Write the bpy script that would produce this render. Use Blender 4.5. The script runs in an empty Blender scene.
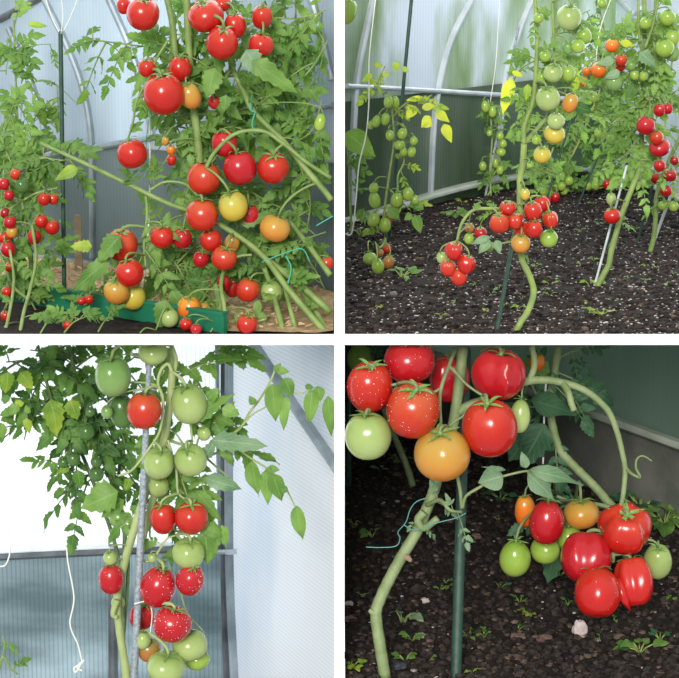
import bpy, math, random
from mathutils import Vector, Matrix, Euler, noise

# ------------------------------------------------------------------ camera, sky, sun, exposure
S = bpy.context.scene
COL = S.collection
F = 2037.0
PITCH = math.atan(399.0 / F)
CAMZ = 1.60
cam_d = bpy.data.cameras.new('camera')
cam = bpy.data.objects.new('camera', cam_d)
COL.objects.link(cam)
cam.location = (0, 0, CAMZ)
cam.rotation_euler = (math.pi / 2 - PITCH, 0, 0)
cam_d.sensor_fit = 'HORIZONTAL'
cam_d.sensor_width = 36.0
cam_d.lens = 36.0 * F / 679.0
cam_d.clip_end = 200
S.camera = cam

world = bpy.data.worlds.new('overcast_sky')
S.world = world
world.use_nodes = True
wn = world.node_tree.nodes
wl = world.node_tree.links
bg = wn['Background']
tc = wn.new('ShaderNodeTexCoord')
sep = wn.new('ShaderNodeSeparateXYZ')
ramp = wn.new('ShaderNodeValToRGB')
ramp.color_ramp.elements[0].position = 0.0
ramp.color_ramp.elements[0].color = (0.55, 0.60, 0.62, 1)
ramp.color_ramp.elements[1].position = 0.6
ramp.color_ramp.elements[1].color = (0.90, 0.96, 1.0, 1)
wl.new(tc.outputs['Generated'], sep.inputs[0])
wl.new(sep.outputs['Z'], ramp.inputs[0])
wl.new(ramp.outputs[0], bg.inputs['Color'])
# brighter haze low in the sky beyond the greenhouses
haze = wn.new('ShaderNodeMapRange')
haze.interpolation_type = 'SMOOTHSTEP'
haze.inputs['From Min'].default_value = 0.05
haze.inputs['From Max'].default_value = 0.95
haze.inputs['To Min'].default_value = 0.8
haze.inputs['To Max'].default_value = 4.2
wl.new(sep.outputs['Y'], haze.inputs['Value'])
wl.new(haze.outputs[0], bg.inputs['Strength'])

sun_d = bpy.data.lights.new('sun', 'SUN')
sun_d.energy = 2.9
sun_d.angle = math.radians(16)
sun_d.color = (1.0, 0.97, 0.92)
sun = bpy.data.objects.new('sun', sun_d)
COL.objects.link(sun)
sun.rotation_euler = Vector((0.13, 0.93, -0.33)).to_track_quat('-Z', 'Y').to_euler()

S.view_settings.view_transform = 'Standard'
S.view_settings.look = 'None'
S.view_settings.gamma = 1
S.view_settings.use_curve_mapping = False
S.view_settings.exposure = 0.22

# ------------------------------------------------------------------ projection helpers
RC = Euler((math.pi / 2 - PITCH, 0, 0)).to_matrix()
CAM = Vector((0, 0, CAMZ))
FWD = RC @ Vector((0, 0, -1))
rng = random.Random(7)
PI = math.pi


def ray(x, y):
    return RC @ Vector(((x - 339.5) / F, -(y - 339.0) / F, -1.0))


def P(x, y, Y):
    d = ray(x, y)
    return CAM + d * (Y / d.y)


def G(x, y, z):
    d = ray(x, y)
    return CAM + d * ((z - CAM.z) / d.z)


def mpp(p):
    return (p - CAM).dot(FWD) / F


YF = 3.90                                # the plane of the white front edges
Z_TOP = P(339, 334.5, YF).z              # soil level of the upper pair
Z_UND = P(339, 344.3, YF).z              # underside of the shelf between the pairs
Z_BR = P(339, 680, YF).z                 # soil level lower right
Z_BL = Z_BR - 0.42                       # floor lower left (out of frame)

# ------------------------------------------------------------------ mesh helpers


class MB:
    def __init__(self):
        self.v = []
        self.f = []
        self.uv = {}
        self.mi = []

    def quad_strip_tube(self, pts, radii, n=8, mi=0):
        pts = [Vector(p) for p in pts]
        base = len(self.v)
        m = len(pts)
        t0 = (pts[1] - pts[0]).normalized()
        ref = Vector((0, 1, 0)) if abs(t0.y) < 0.9 else Vector((1, 0, 0))
        nrm = t0.cross(ref).normalized()
        for i in range(m):
            if i == 0:
                t = pts[1] - pts[0]
            elif i == m - 1:
                t = pts[-1] - pts[-2]
            else:
                t = pts[i + 1] - pts[i - 1]
            t.normalize()
            nrm = (nrm - t * nrm.dot(t))
            if nrm.length < 1e-6:
                nrm = t.orthogonal()
            nrm.normalize()
            b = t.cross(nrm)
            for k in range(n):
                a = 2 * PI * k / n
                self.v.append(pts[i] + (nrm * math.cos(a) + b * math.sin(a)) * radii[i])
        for i in range(m - 1):
            for k in range(n):
                k2 = (k + 1) % n
                self.f.append((base + i * n + k, base + i * n + k2, base + (i + 1) * n + k2, base + (i + 1) * n + k))
                self.mi.append(mi)
        self.f.append(tuple(base + k for k in reversed(range(n))))
        self.mi.append(mi)
        self.f.append(tuple(base + (m - 1) * n + k for k in range(n)))
        self.mi.append(mi)

    def box(self, c, sx, sy, sz, rot=None, mi=0):
        b = len(self.v)
        c = Vector(c)
        for dx in (-1, 1):
            for dy in (-1, 1):
                for dz in (-1, 1):
                    p = Vector((dx * sx / 2, dy * sy / 2, dz * sz / 2))
                    if rot is not None:
                        p = rot @ p
                    self.v.append(c + p)
        for q in ((0, 1, 3, 2), (4, 6, 7, 5), (0, 4, 5, 1), (2, 3, 7, 6), (0, 2, 6, 4), (1, 5, 7, 3)):
            self.f.append(tuple(b + i for i in q))
            self.mi.append(mi)

    def blob(self, c, r, seed, n=5, mi=0, squash=0.7):
        """small irregular lump"""
        b = len(self.v)
        rr = random.Random(seed)
        m = n
        rows = 2
        self.v.append(Vector(c) + Vector((0, 0, r * squash)))
        for j in range(rows):
            ph = PI * (j + 1) / (rows + 1)
            for k in range(m):
                a = 2 * PI * k / m + j * 0.4
                q = r * (0.7 + 0.6 * rr.random())
                self.v.append(Vector(c) + Vector((q * math.sin(ph) * math.cos(a), q * math.sin(ph) * math.sin(a), q * squash * math.cos(ph))))
        self.v.append(Vector(c) - Vector((0, 0, r * squash)))
        for k in range(m):
            k2 = (k + 1) % m
            self.f.append((b, b + 1 + k, b + 1 + k2))
            self.f.append((b + 1 + k, b + 1 + m + k, b + 1 + m + k2, b + 1 + k2))
            self.f.append((b + 1 + m + k, b + 1 + 2 * m, b + 1 + m + k2))
            self.mi += [mi] * 3

    def mesh(self, name, smooth=True):
        me = bpy.data.meshes.new(name)
        me.from_pydata([tuple(v) for v in self.v], [], self.f)
        if any(self.mi):
            me.polygons.foreach_set('material_index', self.mi)
        if self.uv:
            ul = me.uv_layers.new(name='UVMap')
            for lp in me.loops:
                ul.data[lp.index].uv = self.uv.get(lp.vertex_index, (0.5, 0.5))
        me.polygons.foreach_set('use_smooth', [smooth] * len(me.polygons))
        me.update()
        return me

    def build(self, name, mats, parent=None, smooth=True, origin=None):
        if origin is not None:
            o0 = Vector(origin)
            self.v = [Vector(v) - o0 for v in self.v]
        me = self.mesh(name, smooth)
        for m in (mats if isinstance(mats, (list, tuple)) else [mats]):
            me.materials.append(m)
        o = bpy.data.objects.new(name, me)
        COL.objects.link(o)
        if origin is not None:
            o.location = origin
        if parent is not None:
            o.parent = parent
        return o


def tag(o, label=None, cat=None, group=None, kind=None):
    if label:
        o['label'] = label
    if cat:
        o['category'] = cat
    if group:
        o['group'] = group
    if kind:
        o['kind'] = kind
    return o


def empty(name, loc, label, cat, group=None):
    o = bpy.data.objects.new(name, None)
    COL.objects.link(o)
    o.location = loc
    o.empty_display_size = 0.02
    return tag(o, label, cat, group)


def spline(pts, seg=6):
    """Catmull-Rom through the points; a point may carry a radius as 4th value"""
    pts = [list(p) for p in pts]
    if len(pts) < 3:
        a, b = pts[0], pts[-1]
        return [[a[k] + (b[k] - a[k]) * i / seg for k in range(len(a))] for i in range(seg + 1)]
    q = [[2 * pts[0][k] - pts[1][k] for k in range(len(pts[0]))]] + pts + [[2 * pts[-1][k] - pts[-2][k] for k in range(len(pts[0]))]]
    out = []
    for i in range(1, len(q) - 2):
        p0, p1, p2, p3 = q[i - 1], q[i], q[i + 1], q[i + 2]
        for s in range(seg):
            t = s / seg
            out.append([0.5 * ((2 * p1[k]) + (-p0[k] + p2[k]) * t + (2 * p0[k] - 5 * p1[k] + 4 * p2[k] - p3[k]) * t * t
                               + (-p0[k] + 3 * p1[k] - 3 * p2[k] + p3[k]) * t ** 3) for k in range(len(p0))])
    out.append(pts[-1])
    return out


# ------------------------------------------------------------------ materials
MATS = {}


def mat(name, col, rough=0.5, spec=0.5, bump=None, vary=None, metal=0.0, coat=0.0):
    """vary = (second colour, scale, detail); bump = (scale, strength)"""
    if name in MATS:
        return MATS[name]
    m = bpy.data.materials.new(name)
    m.use_nodes = True
    n = m.node_tree.nodes
    l = m.node_tree.links
    p = n['Principled BSDF']
    p.inputs['Base Color'].default_value = (*col, 1)
    p.inputs['Roughness'].default_value = rough
    p.inputs['Specular IOR Level'].default_value = spec
    p.inputs['Metallic'].default_value = metal
    p.inputs['Coat Weight'].default_value = coat
    t = n.new('ShaderNodeTexCoord')
    if vary:
        nz = n.new('ShaderNodeTexNoise')
        nz.inputs['Scale'].default_value = vary[1]
        nz.inputs['Detail'].default_value = vary[2]
        l.new(t.outputs['Object'], nz.inputs['Vector'])
        r = n.new('ShaderNodeValToRGB')
        r.color_ramp.elements[0].position = 0.35
        r.color_ramp.elements[0].color = (*col, 1)
        r.color_ramp.elements[1].position = 0.65
        r.color_ramp.elements[1].color = (*vary[0], 1)
        l.new(nz.outputs['Fac'], r.inputs[0])
        l.new(r.outputs[0], p.inputs['Base Color'])
    if bump:
        nb = n.new('ShaderNodeTexNoise')
        nb.inputs['Scale'].default_value = bump[0]
        nb.inputs['Detail'].default_value = 4
        l.new(t.outputs['Object'], nb.inputs['Vector'])
        b = n.new('ShaderNodeBump')
        b.inputs['Strength'].default_value = bump[1]
        b.inputs['Distance'].default_value = 0.004
        l.new(nb.outputs['Fac'], b.inputs['Height'])
        l.new(b.outputs[0], p.inputs['Normal'])
    MATS[name] = m
    return m


def fruit_mat(name, side, shoulder, tip=None, speck=0.35, rough=0.22):
    """tomato skin: body colour, colour of the shoulder round the stalk, colour of the blossom end"""
    m = bpy.data.materials.new(name)
    m.use_nodes = True
    n = m.node_tree.nodes
    l = m.node_tree.links
    p = n['Principled BSDF']
    p.inputs['Roughness'].default_value = rough
    p.inputs['Specular IOR Level'].default_value = 0.5
    p.inputs['Subsurface Weight'].default_value = 0.05
    p.inputs['Subsurface Radius'].default_value = (0.3, 0.12, 0.05)
    p.inputs['Subsurface Scale'].default_value = 0.01
    t = n.new('ShaderNodeTexCoord')
    s = n.new('ShaderNodeSeparateXYZ')
    l.new(t.outputs['Object'], s.inputs[0])
    nz = n.new('ShaderNodeTexNoise')
    nz.inputs['Scale'].default_value = 1.6
    nz.inputs['Detail'].default_value = 3
    oi = n.new('ShaderNodeObjectInfo')
    off = n.new('ShaderNodeVectorMath')
    off.operation = 'ADD'
    sc = n.new('ShaderNodeMath')
    sc.operation = 'MULTIPLY'
    sc.inputs[1].default_value = 40
    l.new(oi.outputs['Random'], sc.inputs[0])
    l.new(t.outputs['Object'], off.inputs[0])
    l.new(sc.outputs[0], off.inputs[1])
    l.new(off.outputs[0], nz.inputs['Vector'])
    a = n.new('ShaderNodeMath')
    a.operation = 'MULTIPLY_ADD'
    a.inputs[1].default_value = 0.9
    l.new(nz.outputs['Fac'], a.inputs[0])
    l.new(s.outputs['Z'], a.inputs[2])
    r = n.new('ShaderNodeValToRGB')
    r.color_ramp.elements[0].position = 0.0
    r.color_ramp.elements[0].color = (*(tip or side), 1)
    r.color_ramp.elements[1].position = 1.0
    r.color_ramp.elements[1].color = (*shoulder, 1)
    e = r.color_ramp.elements.new(0.55)
    e.color = (*side, 1)
    mr = n.new('ShaderNodeMapRange')
    mr.inputs['From Min'].default_value = -0.6
    mr.inputs['From Max'].default_value = 1.5
    l.new(a.outputs[0], mr.inputs['Value'])
    l.new(mr.outputs[0], r.inputs[0])
    # fine pale freckles in the skin
    v = n.new('ShaderNodeTexNoise')
    v.inputs['Scale'].default_value = 22
    v.inputs['Detail'].default_value = 2
    l.new(off.outputs[0], v.inputs['Vector'])
    rr = n.new('ShaderNodeValToRGB')
    rr.color_ramp.elements[0].position = 0.60
    rr.color_ramp.elements[0].color = (0, 0, 0, 1)
    rr.color_ramp.elements[1].position = 0.80
    rr.color_ramp.elements[1].color = (speck, speck, speck, 1)
    l.new(v.outputs['Fac'], rr.inputs[0])
    mx = n.new('ShaderNodeMix')
    mx.data_type = 'RGBA'
    mx.inputs[7].default_value = (min(1, shoulder[0] * 1.1 + 0.05), min(1, shoulder[1] * 1.3 + 0.05), shoulder[2] + 0.03, 1)
    l.new(rr.outputs[0], mx.inputs[0])
    l.new(r.outputs[0], mx.inputs[6])
    l.new(mx.outputs[2], p.inputs['Base Color'])
    return m


FM = {
    'R': fruit_mat('tomato_skin_red', (0.47, 0.014, 0.009), (0.50, 0.040, 0.014), (0.45, 0.009, 0.008)),
    'C': fruit_mat('tomato_skin_crimson', (0.42, 0.008, 0.014), (0.46, 0.022, 0.022)),
    'K': fruit_mat('tomato_skin_dark_red', (0.30, 0.006, 0.008), (0.33, 0.016, 0.012)),
    'S': fruit_mat('tomato_skin_scarlet', (0.50, 0.030, 0.012), (0.50, 0.085, 0.022), (0.50, 0.018, 0.010)),
    'O': fruit_mat('tomato_skin_orange', (0.70, 0.15, 0.012), (0.62, 0.28, 0.03), (0.72, 0.10, 0.01)),
    'Y': fruit_mat('tomato_skin_yellow_orange', (0.55, 0.25, 0.04), (0.42, 0.28, 0.05), (0.60, 0.17, 0.03)),
    'L': fruit_mat('tomato_skin_yellow', (0.55, 0.42, 0.055), (0.38, 0.38, 0.07), (0.60, 0.40, 0.05)),
    'G': fruit_mat('tomato_skin_pale_green', (0.34, 0.43, 0.145), (0.24, 0.34, 0.085), (0.40, 0.47, 0.18)),
    'V': fruit_mat('tomato_skin_lime_green', (0.28, 0.41, 0.06), (0.18, 0.31, 0.035), (0.35, 0.45, 0.085)),
    'M': fruit_mat('tomato_skin_mid_green', (0.19, 0.32, 0.09), (0.12, 0.24, 0.05), (0.24, 0.36, 0.12)),
    'D': fruit_mat('tomato_skin_dark_green', (0.07, 0.15, 0.035), (0.045, 0.11, 0.02), (0.10, 0.20, 0.05)),
    'B': fruit_mat('tomato_skin_brown', (0.42, 0.16, 0.04), (0.25, 0.22, 0.05), (0.50, 0.12, 0.03)),
}


def leaf_mat(name, c1, c2, vein, trans=0.35):
    m = bpy.data.materials.new(name)
    m.use_nodes = True
    n = m.node_tree.nodes
    l = m.node_tree.links
    p = n['Principled BSDF']
    p.inputs['Roughness'].default_value = 0.5
    p.inputs['Specular IOR Level'].default_value = 0.35
    t = n.new('ShaderNodeTexCoord')
    nz = n.new('ShaderNodeTexNoise')
    nz.inputs['Scale'].default_value = 14
    nz.inputs['Detail'].default_value = 2
    l.new(t.outputs['Object'], nz.inputs['Vector'])
    r = n.new('ShaderNodeValToRGB')
    r.color_ramp.elements[0].position = 0.36
    r.color_ramp.elements[0].color = (*c1, 1)
    r.color_ramp.elements[1].position = 0.64
    r.color_ramp.elements[1].color = (*c2, 1)
    l.new(nz.outputs['Fac'], r.inputs[0])
    # veins: midrib and slanting side veins from the leaf's own coordinates
    s = n.new('ShaderNodeSeparateXYZ')
    l.new(t.outputs['UV'], s.inputs[0])
    ab = n.new('ShaderNodeMath'); ab.operation = 'SUBTRACT'; ab.inputs[1].default_value = 0.5
    l.new(s.outputs['X'], ab.inputs[0])
    a2 = n.new('ShaderNodeMath'); a2.operation = 'ABSOLUTE'
    l.new(ab.outputs[0], a2.inputs[0])
    mid = n.new('ShaderNodeMath'); mid.operation = 'LESS_THAN'; mid.inputs[1].default_value = 0.035
    l.new(a2.outputs[0], mid.inputs[0])
    k = n.new('ShaderNodeMath'); k.operation = 'MULTIPLY_ADD'; k.inputs[1].default_value = -0.7
    l.new(a2.outputs[0], k.inputs[0]); l.new(s.outputs['Y'], k.inputs[2])
    w = n.new('ShaderNodeMath'); w.operation = 'MULTIPLY'; w.inputs[1].default_value = 6.5
    l.new(k.outputs[0], w.inputs[0])
    fr = n.new('ShaderNodeMath'); fr.operation = 'FRACT'
    l.new(w.outputs[0], fr.inputs[0])
    sv = n.new('ShaderNodeMath'); sv.operation = 'LESS_THAN'; sv.inputs[1].default_value = 0.10
    l.new(fr.outputs[0], sv.inputs[0])
    mxx = n.new('ShaderNodeMath'); mxx.operation = 'MAXIMUM'
    l.new(mid.outputs[0], mxx.inputs[0]); l.new(sv.outputs[0], mxx.inputs[1])
    ml = n.new('ShaderNodeMath'); ml.operation = 'MULTIPLY'; ml.inputs[1].default_value = 0.45
    l.new(mxx.outputs[0], ml.inputs[0])
    mx = n.new('ShaderNodeMix'); mx.data_type = 'RGBA'
    mx.inputs[7].default_value = (*vein, 1)
    l.new(ml.outputs[0], mx.inputs[0]); l.new(r.outputs[0], mx.inputs[6])
    l.new(mx.outputs[2], p.inputs['Base Color'])
    b = n.new('ShaderNodeBump'); b.inputs['Strength'].default_value = 0.35; b.inputs['Distance'].default_value = 0.002
    l.new(fr.outputs[0], b.inputs['Height']); l.new(b.outputs[0], p.inputs['Normal'])
    tr = n.new('ShaderNodeBsdfTranslucent')
    br = n.new('ShaderNodeMix'); br.data_type = 'RGBA'; br.blend_type = 'MULTIPLY'; br.inputs[0].default_value = 1.0
    br.inputs[7].default_value = (1.6, 1.5, 0.7, 1)
    l.new(mx.outputs[2], br.inputs[6])
    l.new(br.outputs[2], tr.inputs['Color'])
    ms = n.new('ShaderNodeMixShader')
    ms.inputs[0].default_value = trans
    l.new(p.outputs[0], ms.inputs[1]); l.new(tr.outputs[0], ms.inputs[2])
    l.new(ms.outputs[0], n['Material Output'].inputs['Surface'])
    return m


LM = {
    'mid': leaf_mat('leaf_mid_green', (0.085, 0.21, 0.035), (0.20, 0.35, 0.08), (0.29, 0.43, 0.15)),
    'fresh': leaf_mat('leaf_fresh_green', (0.12, 0.25, 0.045), (0.22, 0.38, 0.085), (0.32, 0.46, 0.17), 0.3),
    'dark': leaf_mat('leaf_dark_green', (0.03, 0.10, 0.025), (0.14, 0.28, 0.06), (0.18, 0.32, 0.08), 0.4),
    'lime': leaf_mat('leaf_lime_green', (0.16, 0.30, 0.035), (0.40, 0.52, 0.06), (0.45, 0.55, 0.15), 0.4),
    'yellow': leaf_mat('leaf_yellow_green', (0.50, 0.58, 0.04), (0.62, 0.66, 0.08), (0.62, 0.66, 0.2), 0.45),
    'blue': leaf_mat('leaf_greyish_green', (0.13, 0.24, 0.12), (0.22, 0.34, 0.19), (0.36, 0.48, 0.30), 0.25),
    'deep': leaf_mat('leaf_deep_blue_green', (0.035, 0.11, 0.05), (0.07, 0.17, 0.08), (0.14, 0.26, 0.14), 0.25),
}
STEM = mat('stem_green', (0.14, 0.22, 0.05), 0.55, bump=(300, 0.3), vary=((0.24, 0.33, 0.10), 30, 3))
STEMP = mat('stem_pale_green', (0.30, 0.38, 0.14), 0.55, bump=(300, 0.35), vary=((0.40, 0.46, 0.20), 25, 3))
STEMD = mat('stem_dark_green', (0.05, 0.10, 0.03), 0.6, bump=(300, 0.3), vary=((0.12, 0.18, 0.06), 30, 3))
STEML = mat('stem_lime', (0.27, 0.36, 0.08), 0.55, bump=(300, 0.3), vary=((0.18, 0.25, 0.07), 30, 3))
CALYX = mat('calyx_green', (0.12, 0.24, 0.05), 0.6, vary=((0.22, 0.36, 0.10), 8, 2))
WHITE = mat('white_paint', (0.95, 0.95, 0.95), 0.6)
STAKE = mat('stake_dark_green_plastic', (0.014, 0.045, 0.03), 0.45, bump=(500, 0.3), vary=((0.024, 0.068, 0.044), 60, 3))
STAKEG = mat('stake_grey_metal', (0.20, 0.24, 0.27), 0.5, bump=(600, 0.5), vary=((0.42, 0.46, 0.50), 160, 3), metal=0.2)
STAKEW = mat('stake_pale_plastic', (0.62, 0.66, 0.66), 0.5, vary=((0.40, 0.46, 0.44), 30, 3))
TWINE = mat('twine_white', (0.80, 0.80, 0.72), 0.8)
TWINEG = mat('twine_green', (0.05, 0.38, 0.25), 0.6)
STEMG = mat('stem_grey_green', (0.17, 0.23, 0.085), 0.55, bump=(300, 0.4), vary=((0.26, 0.32, 0.15), 25, 3))
WIRE = mat('wire_green_coated', (0.10, 0.28, 0.26), 0.4)
STEEL = mat('galvanised_steel', (0.50, 0.54, 0.58), 0.38, metal=0.35, vary=((0.68, 0.72, 0.76), 14, 4))
STEELB = mat('steel_blue_grey', (0.20, 0.245, 0.28), 0.45, metal=0.2, vary=((0.34, 0.40, 0.44), 14, 4))
STEELD = mat('dark_steel', (0.07, 0.08, 0.095), 0.45, metal=0.3, vary=((0.15, 0.17, 0.19), 14, 4))
DROP = mat('water', (0.9, 0.93, 0.95), 0.06, spec=0.8)


def soil_mat(name, c1, c2, c3):
    m = bpy.data.materials.new(name)
    m.use_nodes = True
    n = m.node_tree.nodes
    l = m.node_tree.links
    p = n['Principled BSDF']
    p.inputs['Roughness'].default_value = 0.92
    p.inputs['Specular IOR Level'].default_value = 0.15
    t = n.new('ShaderNodeTexCoord')
    a = n.new('ShaderNodeTexNoise'); a.inputs['Scale'].default_value = 70; a.inputs['Detail'].default_value = 8; a.inputs['Roughness'].default_value = 0.7
    l.new(t.outputs['Object'], a.inputs['Vector'])
    r = n.new('ShaderNodeValToRGB')
    r.color_ramp.elements[0].position = 0.36; r.color_ramp.elements[0].color = (*c1, 1)
    r.color_ramp.elements[1].position = 0.72; r.color_ramp.elements[1].color = (*c3, 1)
    e = r.color_ramp.elements.new(0.58); e.color = (*c2, 1)
    l.new(a.outputs['Fac'], r.inputs[0])
    l.new(r.outputs[0], p.inputs['Base Color'])
    b = n.new('ShaderNodeBump'); b.inputs['Strength'].default_value = 1.0; b.inputs['Distance'].default_value = 0.008
    l.new(a.outputs['Fac'], b.inputs['Height']); l.new(b.outputs[0], p.inputs['Normal'])
    return m


SOIL = soil_mat('dark_soil', (0.016, 0.013, 0.011), (0.040, 0.031, 0.027), (0.11, 0.088, 0.078))
CRUMB = mat('soil_crumb_dark', (0.018, 0.014, 0.012), 0.95, 0.1, vary=((0.055, 0.043, 0.037), 50, 2))
CRUMB2 = mat('soil_crumb_brown', (0.09, 0.06, 0.045), 0.95, 0.1, vary=((0.17, 0.12, 0.10), 50, 2))
CRUMB3 = mat('soil_fleck_pale', (0.62, 0.58, 0.55), 0.9, 0.2, vary=((0.38, 0.33, 0.27), 50, 2))
SHAV = soil_mat('wood_shavings', (0.42, 0.27, 0.14), (0.62, 0.44, 0.26), (0.75, 0.60, 0.40))
SHAVC = mat('wood_shaving_curl', (0.68, 0.50, 0.30), 0.8, vary=((0.50, 0.33, 0.17), 40, 2))
BOARDG = mat('green_board', (0.006, 0.115, 0.055), 0.45, vary=((0.009, 0.16, 0.08), 9, 3))
WOOD = mat('weathered_wood', (0.34, 0.24, 0.15), 0.8, bump=(120, 0.4), vary=((0.46, 0.36, 0.25), 40, 4))
CONC = mat('sill_concrete', (0.10, 0.11, 0.09), 0.9, bump=(80, 0.4), vary=((0.17, 0.17, 0.145), 9, 4))
SILL = mat('sill_pale', (0.38, 0.42, 0.34), 0.6, vary=((0.52, 0.56, 0.48), 10, 4))


def poly_mat(name, c1, c2, trans, nscale=2.0, flute=420.0, depth=0.25, axis='X', contrast=(0.35, 0.65), stretch=(1, 1, 0.35)):
    """fluted twin-wall sheet: lets daylight through diffusely; c1/c2 mottled tint"""
    m = bpy.data.materials.new(name)
    m.use_nodes = True
    n = m.node_tree.nodes
    l = m.node_tree.links
    p = n['Principled BSDF']
    p.inputs['Roughness'].default_value = 0.35
    p.inputs['Specular IOR Level'].default_value = 0.25
    t = n.new('ShaderNodeTexCoord')
    mp = n.new('ShaderNodeMapping')
    mp.inputs['Scale'].default_value = stretch
    l.new(t.outputs['Object'], mp.inputs[0])
    nz = n.new('ShaderNodeTexNoise'); nz.inputs['Scale'].default_value = nscale; nz.inputs['Detail'].default_value = 5
    nz.inputs['Roughness'].default_value = 0.55
    l.new(mp.outputs[0], nz.inputs['Vector'])
    r = n.new('ShaderNodeValToRGB')
    r.color_ramp.elements[0].position = contrast[0]; r.color_ramp.elements[0].color = (*c1, 1)
    r.color_ramp.elements[1].position = contrast[1]; r.color_ramp.elements[1].color = (*c2, 1)
    l.new(nz.outputs['Fac'], r.inputs[0])
    s = n.new('ShaderNodeSeparateXYZ')
    l.new(t.outputs['Object'], s.inputs[0])
    w = n.new('ShaderNodeMath'); w.operation = 'MULTIPLY'; w.inputs[1].default_value = flute
    l.new(s.outputs[axis], w.inputs[0])
    sn = n.new('ShaderNodeMath'); sn.operation = 'SINE'
    l.new(w.outputs[0], sn.inputs[0])
    gt = n.new('ShaderNodeMapRange'); gt.inputs['From Min'].default_value = 0.2; gt.inputs['From Max'].default_value = 1.0
    gt.inputs['To Min'].default_value = 0.0; gt.inputs['To Max'].default_value = depth
    l.new(sn.outputs[0], gt.inputs['Value'])
    mx = n.new('ShaderNodeMix'); mx.data_type = 'RGBA'
    mx.inputs[7].default_value = (c1[0] * 0.45, c1[1] * 0.5, c1[2] * 0.55, 1)
    l.new(gt.outputs[0], mx.inputs[0]); l.new(r.outputs[0], mx.inputs[6])
    l.new(mx.outputs[2], p.inputs['Base Color'])
    tr = n.new('ShaderNodeBsdfTranslucent')
    l.new(mx.outputs[2], tr.inputs['Color'])
    ms = n.new('ShaderNodeMixShader'); ms.inputs[0].default_value = trans
    l.new(p.outputs[0], ms.inputs[1]); l.new(tr.outputs[0], ms.inputs[2])
    l.new(ms.outputs[0], n['Material Output'].inputs['Surface'])
    return m


POLY = {
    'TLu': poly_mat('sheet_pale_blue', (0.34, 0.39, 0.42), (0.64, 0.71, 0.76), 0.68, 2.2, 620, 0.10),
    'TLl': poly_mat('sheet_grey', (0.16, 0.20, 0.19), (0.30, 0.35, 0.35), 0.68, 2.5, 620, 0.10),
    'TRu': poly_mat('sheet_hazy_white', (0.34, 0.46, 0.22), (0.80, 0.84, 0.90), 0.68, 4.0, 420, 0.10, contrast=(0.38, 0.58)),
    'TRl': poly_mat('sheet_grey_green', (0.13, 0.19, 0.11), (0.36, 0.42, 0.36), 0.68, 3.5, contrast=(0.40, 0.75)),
    'TRr': poly_mat('sheet_bright', (0.62, 0.68, 0.70), (0.86, 0.90, 0.93), 0.68, 3.0),
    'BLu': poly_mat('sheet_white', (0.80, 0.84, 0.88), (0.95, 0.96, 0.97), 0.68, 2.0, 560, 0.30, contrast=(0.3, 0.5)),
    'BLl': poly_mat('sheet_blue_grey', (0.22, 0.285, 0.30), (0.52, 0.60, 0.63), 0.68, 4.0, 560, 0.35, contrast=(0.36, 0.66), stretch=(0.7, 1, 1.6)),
    'BLr': poly_mat('sheet_white_ribbed', (0.78, 0.84, 0.93), (0.95, 0.96, 0.98), 0.68, 2.0, 640, 0.20, 'Z', contrast=(0.3, 0.5)),
    'BR': poly_mat('sheet_dull_green', (0.24, 0.32, 0.26), (0.31, 0.38, 0.32), 0.68, 2.0, 300, 0.05),
}

# ------------------------------------------------------------------ structure


def struct(o):
    o['kind'] = 'structure'
    return o


def sbox(name, x0, x1, y0, y1, z0, z1, m):
    b = MB()
    c = Vector(((x0 + x1) / 2, (y0 + y1) / 2, (z0 + z1) / 2))
    b.box((0, 0, 0), x1 - x0, y1 - y0, z1 - z0)
    o = b.build(name, m, None, smooth=False)
    o.location = c
    return struct(o)


class Wall:
    def __init__(s, A, B):
        s.A = Vector((A[0], A[1], 0))
        s.B = Vector((B[0], B[1], 0))
        s.d = (s.B - s.A).normalized()
        s.n = Vector((s.d.y, -s.d.x, 0))          # towards the camera
        if s.n.dot(Vector((0, -1, 0))) < 0:
            s.n = -s.n
        s.L = (s.B - s.A).length

    def hit(s, x, y, off=0.0):
        d = ray(x, y)
        A = s.A + s.n * off
        t = (A - CAM).dot(s.n) / d.dot(s.n)
        return CAM + d * t

    def panel(s, name, m, z0, z1, th=0.008, off=0.0):
        b = MB()
        b.box((s.L / 2, th / 2, (z1 - z0) / 2), s.L, th, z1 - z0)
        o = b.build(name, m, None, smooth=False)
        p = s.A + s.n * off
        o.location = (p.x, p.y, z0)
        o.rotation_euler = (0, 0, math.atan2(s.d.y, s.d.x))
        return struct(o)

    def bar(s, name, pts, w, m, depth=0.014, off=0.0, seg=8):
        """flat section following pixel points on the wall, w = width in px (or list)"""
        P3 = [s.hit(x, y, off + depth / 2) for x, y in pts]
        P3 = [Vector(q[:3]) for q in spline([tuple(p) for p in P3], seg)]
        b = MB()
        n = s.n
        rows = []
        for i, p in enumerate(P3):
            t = (P3[min(i + 1, len(P3) - 1)] - P3[max(i - 1, 0)]).normalized()
            sd = t.cross(n).normalized()
            hw = w * mpp(p) / 2
            rows.append([p + sd * hw + n * depth / 2 * 0.5, p + sd * hw * 0.35 + n * depth / 2, p - sd * hw * 0.35 + n * depth / 2,
                         p - sd * hw + n * depth / 2 * 0.5, p - sd * hw - n * depth / 2, p + sd * hw - n * depth / 2])
        for r in rows:
            b.v += r
        for i in range(len(rows) - 1):
            for k in range(6):
                k2 = (k + 1) % 6
                b.f.append((i * 6 + k, i * 6 + k2, i * 6 + 6 + k2, i * 6 + 6 + k))
                b.mi.append(0)
        b.f.append(tuple(range(6))); b.mi.append(0)
        b.f.append(tuple((len(rows) - 1) * 6 + k for k in reversed(range(6)))); b.mi.append(0)
        return struct(b.build(name, m, None, smooth=False))


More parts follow.
